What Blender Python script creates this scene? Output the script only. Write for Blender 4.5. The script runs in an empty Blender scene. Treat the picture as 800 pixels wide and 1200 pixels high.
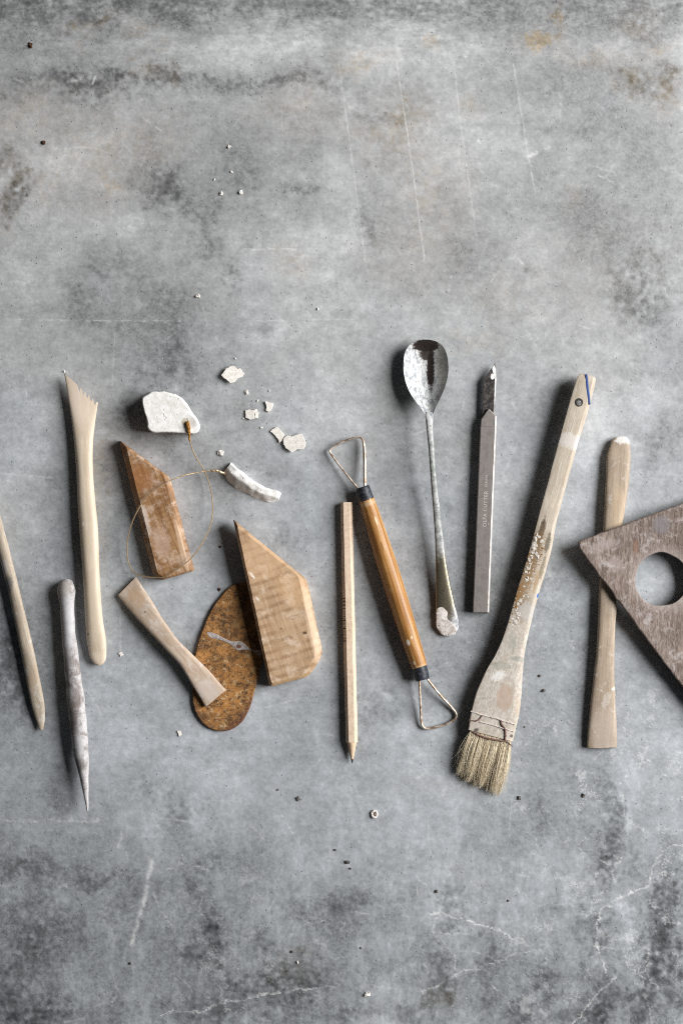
import bpy, bmesh, math, random
import numpy as np
from mathutils import Vector, Matrix, noise as mnoise

# ------------------------------------------------------------------ camera, light, exposure
S = 0.00057            # metres on the table for one pixel of the 800 x 1200 photograph
CAM_H = 0.95           # camera height above the table (m)
sc = bpy.context.scene
COL = sc.collection
cam_d = bpy.data.cameras.new('camera')
cam_d.sensor_width = 36.0
cam_d.lens = 36.0 * CAM_H / (1200 * S)
cam_d.clip_start, cam_d.clip_end = 0.01, 50
cam = bpy.data.objects.new('camera', cam_d)
COL.objects.link(cam)
cam.location = (0, 0, CAM_H)
sc.camera = cam

world = bpy.data.worlds.new('World')
sc.world = world
world.use_nodes = True
world.node_tree.nodes['Background'].inputs[0].default_value = (0.93, 0.97, 1.0, 1)
world.node_tree.nodes['Background'].inputs[1].default_value = 0.036

LA, LE, LD = math.radians(12), math.radians(35), 2.5      # window: to the right, a little towards the top
ld = bpy.data.lights.new('window_light', 'AREA')
ld.shape = 'RECTANGLE'
ld.size, ld.size_y = 1.6, 1.45
ld.energy = 132
ld.color = (1.0, 0.995, 0.985)
lo = bpy.data.objects.new('window_light', ld)
COL.objects.link(lo)
lo.location = (LD*math.cos(LE)*math.cos(LA), LD*math.cos(LE)*math.sin(LA), LD*math.sin(LE))
lo.rotation_euler = (-Vector(lo.location)).to_track_quat('-Z', 'Y').to_euler()

vs = sc.view_settings
vs.view_transform = 'Standard'
vs.look = 'None'
vs.exposure = 0.0
vs.gamma = 1.0
vs.use_curve_mapping = False
sc.render.engine = 'CYCLES'
sc.cycles.max_bounces = 6
try:
    sc.cycles.use_denoising = False
    sc.cycles.pixel_filter_type = 'BLACKMAN_HARRIS'
    sc.cycles.filter_width = 1.1
except Exception:
    pass

random.seed(7)
rng = np.random.default_rng(11)
DPX = CAM_H / S

# ------------------------------------------------------------------ helpers
def W(x, y, z=0.0):
    """photo pixel (x, y) of a point z pixel-lengths above the table -> world metres"""
    k = 1 - z / DPX
    return Vector(((x-400)*S*k, (600-y)*S*k, z*S))

def lin(r, g, b, k=1.0):
    def f(c):
        c /= 255.0
        return (c/12.92 if c <= .04045 else ((c+.055)/1.055)**2.4) * k
    return (f(r), f(g), f(b), 1.0)

def tag(o, label, cat=None, group=None, kind=None):
    if label: o['label'] = label
    if cat: o['category'] = cat
    if group: o['group'] = group
    if kind: o['kind'] = kind
    return o

def mesh_obj(name, verts, faces, mat, org=None, parent=None, smooth=40, matidx=None):
    """verts in world metres; org = world origin of the thing"""
    org = org or Vector((0, 0, 0))
    me = bpy.data.meshes.new(name)
    me.from_pydata([tuple(Vector(v)-org) for v in verts], [], faces)
    bm = bmesh.new(); bm.from_mesh(me)
    bmesh.ops.remove_doubles(bm, verts=bm.verts, dist=1e-7)
    bmesh.ops.recalc_face_normals(bm, faces=bm.faces)
    bm.to_mesh(me); bm.free()
    if smooth:
        me.polygons.foreach_set('use_smooth', [True]*len(me.polygons))
        me.set_sharp_from_angle(angle=math.radians(smooth))
    me.materials.append(mat)
    o = bpy.data.objects.new(name, me)
    COL.objects.link(o)
    if parent is not None:
        o.parent = parent
    else:
        o.location = org
    return o

def thing(name, org, label, cat, group=None):
    e = bpy.data.objects.new(name, None)
    e.empty_display_size = 0.01
    COL.objects.link(e)
    e.location = org
    return tag(e, label, cat, group)

def catmull(pts, n):
    """n samples through a list of equal-length tuples (uniform by chord)"""
    P = np.array(pts, float)
    d = np.r_[0, np.cumsum(np.linalg.norm(np.diff(P[:, :2], axis=0), axis=1) + 1e-6)]
    t = np.linspace(0, d[-1], n)
    m = np.zeros_like(P)
    m[1:-1] = (P[2:]-P[:-2]) / (d[2:]-d[:-2])[:, None]
    m[0] = (P[1]-P[0])/(d[1]-d[0]); m[-1] = (P[-1]-P[-2])/(d[-1]-d[-2])
    i = np.clip(np.searchsorted(d, t, 'right')-1, 0, len(d)-2)
    h = (d[i+1]-d[i])[:, None]; s = ((t-d[i])[:, None])/h
    return ((2*s**3-3*s**2+1)*P[i] + (s**3-2*s**2+s)*h*m[i] + (-2*s**3+3*s**2)*P[i+1] + (s**3-s**2)*h*m[i+1])

def slab_section(K, chl, chr_):
    """flat bar section, unit half sizes: worn edge widths on the left and right"""
    poly = [(1, -.6), (1, .55), (1-chr_*.35, .80), (1-chr_, .985), (1-chr_*1.3, 1), (0, 1), (-1+chl*1.4, 1), (-1+chl*.3, .93), (-1, .7), (-1, -.75), (-.9, -1), (.85, -1)]
    P = np.array(poly+[poly[0]], float)
    return [tuple(p) for p in P[:-1]]

def loft(st, n=60, K=28, ex=2.2, sect=None, tooth=None, wob=0.0, seed=0, endr=(0, 0)):
    """st: (xl, yl, xr, yr, zc, t): left and right edge in pixels, height of the middle, half thickness.
       Returns verts, faces of a closed body with superellipse sections."""
    R = catmull(st, n)
    if sect: K = len(sect)
    rings = []
    for j, r in enumerate(R):
        rings.append((r, 1.0, 0.0))
    verts, faces = [], []
    def ring(r, sh, adv, dirv, last):
        xl, yl, xr, yr, zc, t = r
        cx, cy = (xl+xr)/2, (yl+yr)/2
        hx, hy = (xr-xl)/2*sh, (yr-yl)/2*sh
        t = t*(0.35+0.65*sh) if sh < 1 else t
        out = []
        for k in range(K):
            if sect:
                c, s = sect[k]
            elif tooth:
                u = (k/(K/2)) if k < K/2 else 2-k/(K/2)
                c = 1-2*u
                s = (1 if k < K/2 else -1)*max(0.12, (1-abs(c)**ex)**(1/ex))
            else:
                a = 2*math.pi*k/K
                ca, sa = math.cos(a), math.sin(a)
                c = math.copysign(abs(ca)**(2/ex), ca); s = math.copysign(abs(sa)**(2/ex), sa)
            x = cx-hx*c*-1 if False else cx+hx*c
            y = cy+hy*c
            z = zc+t*s
            if adv:
                x += dirv[0]*adv; y += dirv[1]*adv
            if tooth and last is not None:
                dy = tooth((c+1)/2)*last
                x += dirv[0]*dy; y += dirv[1]*dy
            if wob:
                q = mnoise.noise_vector(Vector((x*.06, y*.06, z*.06+seed*9.1)))
                x += q.x*wob; y += q.y*wob; z += q.z*wob*.6
            out.append(W(x, y, z))
        return out
    def axis(j):
        a, b = R[max(0, j-1)], R[min(n-1, j+1)]
        d = np.array([(b[0]+b[2]-a[0]-a[2]), (b[1]+b[3]-a[1]-a[3])]); d /= np.linalg.norm(d)+1e-9
        return d
    seq = []
    e0, e1 = endr
    if e0:
        for q in range(1, 6):
            a = q/6*math.pi/2
            seq.append((R[0], math.sin(a), -e0*math.cos(a), axis(0), None))
        seq.insert(0, (R[0], 0.04, -e0, axis(0), None))
    for j, r in enumerate(R):
        last = None
        if tooth and j < 5: last = (1, .75, .45, .2, .05)[j]
        seq.append((r, 1.0, 0, axis(j), last))
    if e1:
        for q in range(5, 0, -1):
            a = q/6*math.pi/2
            seq.append((R[-1], math.sin(a), e1*math.cos(a), axis(n-1), None))
        seq.append((R[-1], 0.04, e1, axis(n-1), None))
    for s_ in seq:
        verts += ring(*s_)
    m = len(seq)
    for j in range(m-1):
        for k in range(K):
            k2 = (k+1) % K
            faces.append((j*K+k, j*K+k2, (j+1)*K+k2, (j+1)*K+k))
    if tooth:
        for k in range(K//2):
            a_, b_ = (K-k) % K, (K-k-1) % K
            if k == 0: faces.append((0, 1, K-1))
            elif k == K//2-1: faces.append((k, k+1, a_))
            else: faces.append((k, k+1, b_, a_))
    else:
        faces.append(tuple(range(K)))
    faces.append(tuple(range((m-1)*K, m*K)))
    return verts, faces

def hs(y, xl, xr, zc, t):
    return (xl, y, xr, y, zc, t)

def axial(cs):
    """(cx, cy, hw, zc, t) with the cross direction square to the path -> loft stations"""
    out = []
    for i, c in enumerate(cs):
        a, b = cs[max(0, i-1)], cs[min(len(cs)-1, i+1)]
        d = np.array([b[0]-a[0], b[1]-a[1]]); d = d/(np.linalg.norm(d)+1e-9)
        p = np.array([d[1], -d[0]])
        out.append((c[0]-p[0]*c[2], c[1]-p[1]*c[2], c[0]+p[0]*c[2], c[1]+p[1]*c[2], c[3], c[4]))
    return out

def tube(pts, r, n=80, K=8, wob=0.0, seed=0, fr=None):
    """tube along pixel points (x, y, z); r number or function of 0..1; fr = (side factor, up factor)"""
    P = catmull(pts, n)
    if wob:
        for i in range(n):
            q = mnoise.noise_vector(Vector((i*.35, seed*3.7, 0)))
            P[i] += np.array(q)*wob
    Wp = [W(*p) for p in P]
    verts, faces = [], []
    fs, fu = fr or (1, 1)
    for i in range(n):
        d = (Wp[min(n-1, i+1)]-Wp[max(0, i-1)]).normalized()
        up = Vector((0, 0, 1))
        s = d.cross(up)
        s = s.normalized() if s.length > 1e-4 else Vector((1, 0, 0))
        u = s.cross(d).normalized()
        rr = (r(i/(n-1)) if callable(r) else r)*S
        for k in range(K):
            a = 2*math.pi*k/K
            verts.append(Wp[i]+s*math.cos(a)*rr*fs+u*math.sin(a)*rr*fu)
    for i in range(n-1):
        for k in range(K):
            k2 = (k+1) % K
            faces.append((i*K+k, i*K+k2, (i+1)*K+k2, (i+1)*K+k))
    faces += [tuple(range(K)), tuple(range((n-1)*K, n*K))]
    return verts, faces

def offset_poly(C, ins):
    """C: corner list (clockwise on screen or not), ins: inset per edge i -> i+1; returns moved corners"""
    n = len(C)
    A = sum(C[i][0]*C[(i+1) % n][1]-C[(i+1) % n][0]*C[i][1] for i in range(n))
    sg = 1 if A > 0 else -1
    L = []
    for i in range(n):
        p, q = np.array(C[i]), np.array(C[(i+1) % n])
        d = (q-p)/np.linalg.norm(q-p)
        nn = np.array([-d[1], d[0]])*sg
        L.append((p+nn*ins[i], d))
    out = []
    for i in range(n):
        (p1, d1), (p2, d2) = L[i-1], L[i]
        M = np.array([[d1[0], -d2[0]], [d1[1], -d2[1]]])
        if abs(np.linalg.det(M)) < 1e-3:
            out.append(tuple(p2))
        else:
            t = np.linalg.solve(M, p2-p1)
            out.append(tuple(p1+d1*t[0]))
    return out

def outline(C, rad, counts=None, step=3.0):
    """filleted, resampled polygon. rad per corner. Returns pts, owner edge weights, counts"""
    n = len(C)
    pts, cnt, own = [], [], []
    cut = []
    for i in range(n):
        p = np.array(C[i]); a = np.array(C[i-1]); b = np.array(C[(i+1) % n])
        la, lb = np.linalg.norm(a-p), np.linalg.norm(b-p)
        r = min(rad[i], la*.45, lb*.45)
        cut.append((p+(a-p)/la*r, p, p+(b-p)/lb*r))
    for i in range(n):
        s, p, e = cut[i]
        nf = 7
        for q in range(nf):
            t = q/(nf-1)
            pts.append((1-t)**2*s+2*t*(1-t)*p+t*t*e); own.append((i-1 if i else n-1, i, t))
        e2 = cut[(i+1) % n][0]
        m = counts[i] if counts else max(1, int(np.linalg.norm(e2-e)/step))
        cnt.append(m)
        for q in range(1, m):
            t = q/m
            pts.append(e+(e2-e)*t); own.append((i, i, 0))
    return pts, own, cnt

def prism(C, z0, h, rad, ins, dz, zf=None, flat=False, wob=0.35, seed=0, step=3.0, hole=None, botin=0.8, jag=.35):
    """solid from a corner outline. ins, dz: top-edge rounding per edge (inset, drop). zf(x,y) adds lift."""
    n = len(C)
    rad = [rad]*n if not hasattr(rad, '__len__') else rad
    ins = [ins]*n if not hasattr(ins, '__len__') else ins
    dz = [dz]*n if not hasattr(dz, '__len__') else dz
    zf = zf or (lambda x, y: 0.0)
    base, own, cnt = outline(C, rad, None, step)
    N = len(base)
    pdz = [dz[a]*(1-t)+dz[b]*t for a, b, t in own]
    def at(s):
        c2 = offset_poly(C, [v*s for v in ins]) if s else C
        return outline(c2, rad, cnt)[0]
    rings = [([p*1.0 for p in outline(offset_poly(C, [botin]*n), rad, cnt)[0]], [z0]*N),
             (base, [z0+botin]*N)]
    segs = 1 if flat else 5
    if flat:
        prof = [(0, 0), (.06, .10), (.94, .90), (1, 1)]
        prof = [(0, 0), (.05, .12), (.93, .96), (1, 1)]
    else:
        prof = [(1-math.cos(k/segs*math.pi/2), math.sin(k/segs*math.pi/2)) for k in range(segs+1)]
    for s, v in prof:
        rings.append((at(s), [z0+h-pdz[i]*(1-v) for i in range(N)]))
    rings.append((at(1.05), [z0+h]*N))
    verts, faces = [], []
    for pts, zs in rings:
        for i in range(N):
            x, y = pts[i]
            q = mnoise.noise_vector(Vector((x*.09, y*.09, seed*7.3)))*wob + mnoise.noise_vector(Vector((x*.35, y*.35, seed*3.3)))*wob*jag
            x2, y2 = x+q.x, y+q.y
            verts.append(W(x2, y2, zs[i]+zf(x2, y2)))
    m = len(rings)
    for j in range(m-1):
        for i in range(N):
            i2 = (i+1) % N
            faces.append((j*N+i, j*N+i2, (j+1)*N+i2, (j+1)*N+i))
    if hole is None:
        faces.append(tuple(range(N))); faces.append(tuple(range((m-1)*N, m*N)))
    else:
        hx, hy, hrx, hry, er = hole
        b0 = len(verts)
        hr = [(er*1.0, z0+h), (er*.4, z0+h-er*.25), (0, z0+h-er), (0, z0+er), (er*.5, z0)]
        dirs = []
        for i in range(N):
            x, y = rings[-1][0][i]
            dirs.append(math.atan2((y-hy)/hry, (x-hx)/hrx))
        for ext, z in hr:
            for i in range(N):
                a = dirs[i]
                wv = 1+0.02*math.sin(3*a+1)+0.012*math.sin(7*a)
                x, y = hx+(hrx*wv+ext)*math.cos(a), hy+(hry*wv+ext)*math.sin(a)
                verts.append(W(x, y, z+zf(x, y)))
        # top, inner wall, bottom
        def br(o1, o2):
            for i in range(N):
                i2 = (i+1) % N
                faces.append((o1+i, o1+i2, o2+i2, o2+i))
        br((m-1)*N, b0)
        for j in range(4): br(b0+j*N, b0+(j+1)*N)
        br(b0+4*N, 0)
    return verts, faces

def lump(cx, cy, z0, rx, ry, rz, seed, rough=.35, sub=2, flat=0.25):
    """irregular broken crumb"""
    bm = bmesh.new()
    bmesh.ops.create_icosphere(bm, subdivisions=sub, radius=1)
    vv = []
    r0 = random.Random(seed)
    off = Vector((r0.random()*50, r0.random()*50, r0.random()*50))
    for v in bm.verts:
        c = v.co.normalized()
        k = 1+rough*mnoise.noise(c*1.3+off)+rough*.5*mnoise.noise(c*3+off)
        p = c*k
        z = max(-1+flat, p.z)
        vv.append(W(cx+p.x*rx, cy+p.y*ry, z0+(z+1-flat)*rz))
    f = [tuple(v.index for v in fc.verts) for fc in bm.faces]
    bm.free()
    return vv, f

# ------------------------------------------------------------------ material building
class M:
    def __init__(s, name, org=None):
        s.m = bpy.data.materials.new(name); s.m.use_nodes = True
        s.t = s.m.node_tree; s.n = s.t.nodes; s.l = s.t.links
        s.b = s.n['Principled BSDF']
        tc = s.n.new('ShaderNodeTexCoord')
        v = s.n.new('ShaderNodeVectorMath'); v.operation = 'SCALE'
        v.inputs['Scale'].default_value = 1000.0
        s.l.new(tc.outputs['Object'], v.inputs[0])
        s.mm = v.outputs[0]                      # object coordinates in millimetres
        s.org = org or Vector((0, 0, 0))
    def set(s, node, i, v):
        if hasattr(v, 'is_output') or isinstance(v, bpy.types.NodeSocket): s.l.new(v, node.inputs[i])
        else: node.inputs[i].default_value = v
    def math(s, op, a, b=0.0, c=None, clamp=False):
        n = s.n.new('ShaderNodeMath'); n.operation = op; n.use_clamp = clamp
        s.set(n, 0, a); s.set(n, 1, b)
        if c is not None: s.set(n, 2, c)
        return n.outputs[0]
    def vmath(s, op, a, b):
        n = s.n.new('ShaderNodeVectorMath'); n.operation = op
        s.set(n, 0, a); s.set(n, 1, b)
        return n.outputs['Value'] if op in ('LENGTH', 'DOT_PRODUCT', 'DISTANCE') else n.outputs[0]
    def noise(s, vec, scale=1.0, detail=4.0, rough=.55, dist=0.0, off=0.0):
        n = s.n.new('ShaderNodeTexNoise')
        if off: vec = s.vmath('ADD', vec, (off, off*1.7, off*.6))
        s.l.new(vec, n.inputs['Vector'])
        n.inputs['Scale'].default_value = scale; n.inputs['Detail'].default_value = detail
        n.inputs['Roughness'].default_value = rough; n.inputs['Distortion'].default_value = dist
        return n.outputs[0]
    def rng(s, v, a, b, c=0.0, d=1.0, smooth=True):
        n = s.n.new('ShaderNodeMapRange')
        if smooth: n.interpolation_type = 'SMOOTHSTEP'
        s.set(n, 0, v)
        for i, q in enumerate((a, b, c, d)): n.inputs[i+1].default_value = q
        return n.outputs[0]
    def mix(s, f, a, b, mode='MIX'):
        n = s.n.new('ShaderNodeMix'); n.data_type = 'RGBA'; n.blend_type = mode
        s.set(n, 0, f); s.set(n, 6, a); s.set(n, 7, b)
        return n.outputs[2]
    def rot(s, vec, ang):
        n = s.n.new('ShaderNodeVectorRotate'); n.rotation_type = 'Z_AXIS'
        s.l.new(vec, n.inputs['Vector']); n.inputs['Angle'].default_value = ang
        return n.outputs[0]
    def px(s, x, y, z=0):
        return tuple((W(x, y, z)-s.org)*1000.0)
    def blob(s, x, y, rx, ry, rot=0, amp=.6, soft=.35, nscale=.5, off=0.0):
        """mask of one spot, centre and radii in photo pixels, ragged edge"""
        c = s.px(x, y); k = S*1000
        v = s.vmath('SUBTRACT', s.mm, (c[0], c[1], 0))
        v = s.vmath('MULTIPLY', v, (1, 1, 0))
        if rot: v = s.rot(v, math.radians(rot))
        v = s.vmath('DIVIDE', v, (rx*k, ry*k, 1))
        d = s.vmath('LENGTH', v, (0, 0, 0))
        nz = s.noise(s.mm, nscale, 4, .6, off=off+x*.013)
        d = s.math('ADD', d, s.math('MULTIPLY', s.math('SUBTRACT', nz, .5), amp*2))
        return s.rng(d, 1-soft, 1+soft, 1.0, 0.0)
    def bump(s, h, strength, dist_mm, prev=None):
        n = s.n.new('ShaderNodeBump')
        n.inputs['Strength'].default_value = strength; n.inputs['Distance'].default_value = dist_mm/1000
        s.l.new(h, n.inputs['Height'])
        if prev is not None: s.l.new(prev, n.inputs['Normal'])
        return n.outputs[0]
    def out(s, color, rough=.6, normal=None, metal=0.0, spec=.4, coat=0.0):
        s.set(s.b, 'Base Color', color); s.set(s.b, 'Roughness', rough); s.set(s.b, 'Metallic', metal)
        s.b.inputs['Specular IOR Level'].default_value = spec
        if coat: s.b.inputs['Coat Weight'].default_value = coat; s.b.inputs['Coat Roughness'].default_value = .18
        if normal is not None: s.l.new(normal, s.b.inputs['Normal'])
        return s.m

def axis_angle(p, q):
    return math.atan2(-(q[1]-p[1]), q[0]-p[0])

def wood(name, org, light, dark, p, q, contrast=1.0, across=.9, along=.035, dust=0.0, dustcol=(200, 192, 185),
         spots=(), rough=.6, bump=.35, coat=0.0, wear=.3, pores=.5, extra=None, dsc=.18, seed=0.0, spec=.35):
    def ds(c, k=.84):
        a = sum(c)/3
        return tuple(a+(x-a)*k for x in c)
    light, dark = ds(light), ds(dark)
    m = M(name, org)
    g = m.rot(m.mm, -axis_angle(p, q))
    v = m.vmath('MULTIPLY', g, (along, across, across))
    n1 = m.noise(v, 1.0, 6, .62, .6, off=3+seed)
    v2 = m.vmath('MULTIPLY', g, (.12, 4.5, 4.5))
    n2 = m.noise(v2, 1.0, 3, .6, off=9+seed)
    n3 = m.noise(m.mm, .06, 3, .5, off=5+seed)
    f = m.rng(n1, .5-.22/contrast, .5+.22/contrast)
    c = m.mix(f, lin(*dark), lin(*light))
    c = m.mix(m.math('MULTIPLY', m.rng(n2, .56, .72), pores), c, lin(*[d*.72 for d in dark]))
    c = m.mix(m.math('MULTIPLY', m.rng(n3, .35, .68), .35), c, lin(*[d*.93 for d in dark]))
    sp_ = m.noise(m.mm, 1.1, 4, .6, off=51+seed)
    c = m.mix(m.math('MULTIPLY', m.rng(sp_, .66, .72), .45), c, lin(*[d*.62 for d in dark]))
    if extra: c = extra(m, g, c)
    if wear:
        pt = m.n.new('ShaderNodeNewGeometry').outputs['Pointiness']
        wn = m.noise(m.mm, .5, 5, .65, off=91)
        c = m.mix(m.math('MULTIPLY', m.math('MULTIPLY', m.rng(pt, .52, .60), m.rng(wn, .35, .6)), wear), c, lin(*[min(255, l*1.13+8) for l in light]))
    rg = rough
    if dust:
        d = m.noise(m.mm, dsc, 9, .68, .4, off=21+seed)
        dm = m.math('MULTIPLY', m.rng(d, .62-.25*dust, .78-.2*dust), .85)
        fine = m.noise(m.mm, 2.2, 3, .6, off=2)
        dm = m.math('MULTIPLY', dm, m.rng(fine, .25, .6))
        c = m.mix(dm, c, lin(*dustcol))
    for sp in spots:
        x, y, rx, ry, rt, col, op = sp[:7]
        amp = sp[7] if len(sp) > 7 else .5
        soft = sp[8] if len(sp) > 8 else .3
        nsc = sp[9] if len(sp) > 9 else .6
        c = m.mix(m.math('MULTIPLY', m.blob(x, y, rx, ry, rt, amp, soft, nsc), op), c, lin(*col))
    b = m.bump(n2, bump, .12)
    b = m.bump(m.noise(m.mm, .45, 5, .6, off=31), bump, .35, b)
    return m.out(c, rg, b, coat=coat, spec=spec)

def clay(name, org, col, col2, bump=.5, sc1=.35, pits=0.0, spots=()):
    m = M(name, org)
    n = m.noise(m.mm, sc1, 8, .65, .3, off=4)
    f = m.noise(m.mm, 3.0, 4, .6)
    c = m.mix(m.rng(n, .38, .66), lin(*col2), lin(*col))
    h = m.math('ADD', n, m.math('MULTIPLY', f, .35))
    if pits:
        vo = m.n.new('ShaderNodeTexVoronoi'); m.l.new(m.mm, vo.inputs['Vector']); vo.inputs['Scale'].default_value = .42
        pm = m.math('MULTIPLY', m.rng(vo.outputs['Distance'], .12, .30, 1, 0), m.rng(m.noise(m.mm, .2, 2, off=8), .48, .6))
        h = m.math('SUBTRACT', h, m.math('MULTIPLY', pm, .9))
        c = m.mix(m.math('MULTIPLY', pm, .35*pits), c, lin(*[k*.7 for k in col2]))
    for sp in spots:
        x, y, rx, ry, rt, cl, op = sp[:7]
        c = m.mix(m.math('MULTIPLY', m.blob(x, y, rx, ry, rt, .4, .3, .9), op), c, lin(*cl))
    b = m.bump(h, bump, .5)
    return m.out(c, .9, b, spec=.2)

# ------------------------------------------------------------------ the concrete table top
def fft_noise(N, beta, seed, lo=0.0, hi=1.0, aniso=(1, 1)):
    r = np.random.default_rng(seed)
    f = np.fft.fft2(r.standard_normal((N, N)))
    ky = np.fft.fftfreq(N)[:, None]*aniso[1]; kx = np.fft.fftfreq(N)[None, :]*aniso[0]
    k = np.sqrt(kx*kx+ky*ky); k[0, 0] = 1
    a = k**(-beta/2)
    a[(k < lo) | (k > hi)] = 0
    a[0, 0] = 0
    g = np.real(np.fft.ifft2(f*a))
    return g/g.std()

def samp(g, x, y):
    N = g.shape[0]
    x0 = np.floor(x).astype(int); y0 = np.floor(y).astype(int)
    fx = x-x0; fy = y-y0
    x0 %= N; y0 %= N; x1 = (x0+1) % N; y1 = (y0+1) % N
    return (g[y0, x0]*(1-fx)*(1-fy)+g[y0, x1]*fx*(1-fy)+g[y1, x0]*(1-fx)*fy+g[y1, x1]*fx*fy)

def seg_dist(X, Y, pts):
    d = np.full(X.shape, 1e9)
    for (ax, ay), (bx, by) in zip(pts[:-1], pts[1:]):
        vx, vy = bx-ax, by-ay
        t = np.clip(((X-ax)*vx+(Y-ay)*vy)/(vx*vx+vy*vy+1e-9), 0, 1)
        d = np.minimum(d, np.hypot(X-ax-t*vx, Y-ay-t*vy))
    return d

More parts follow.
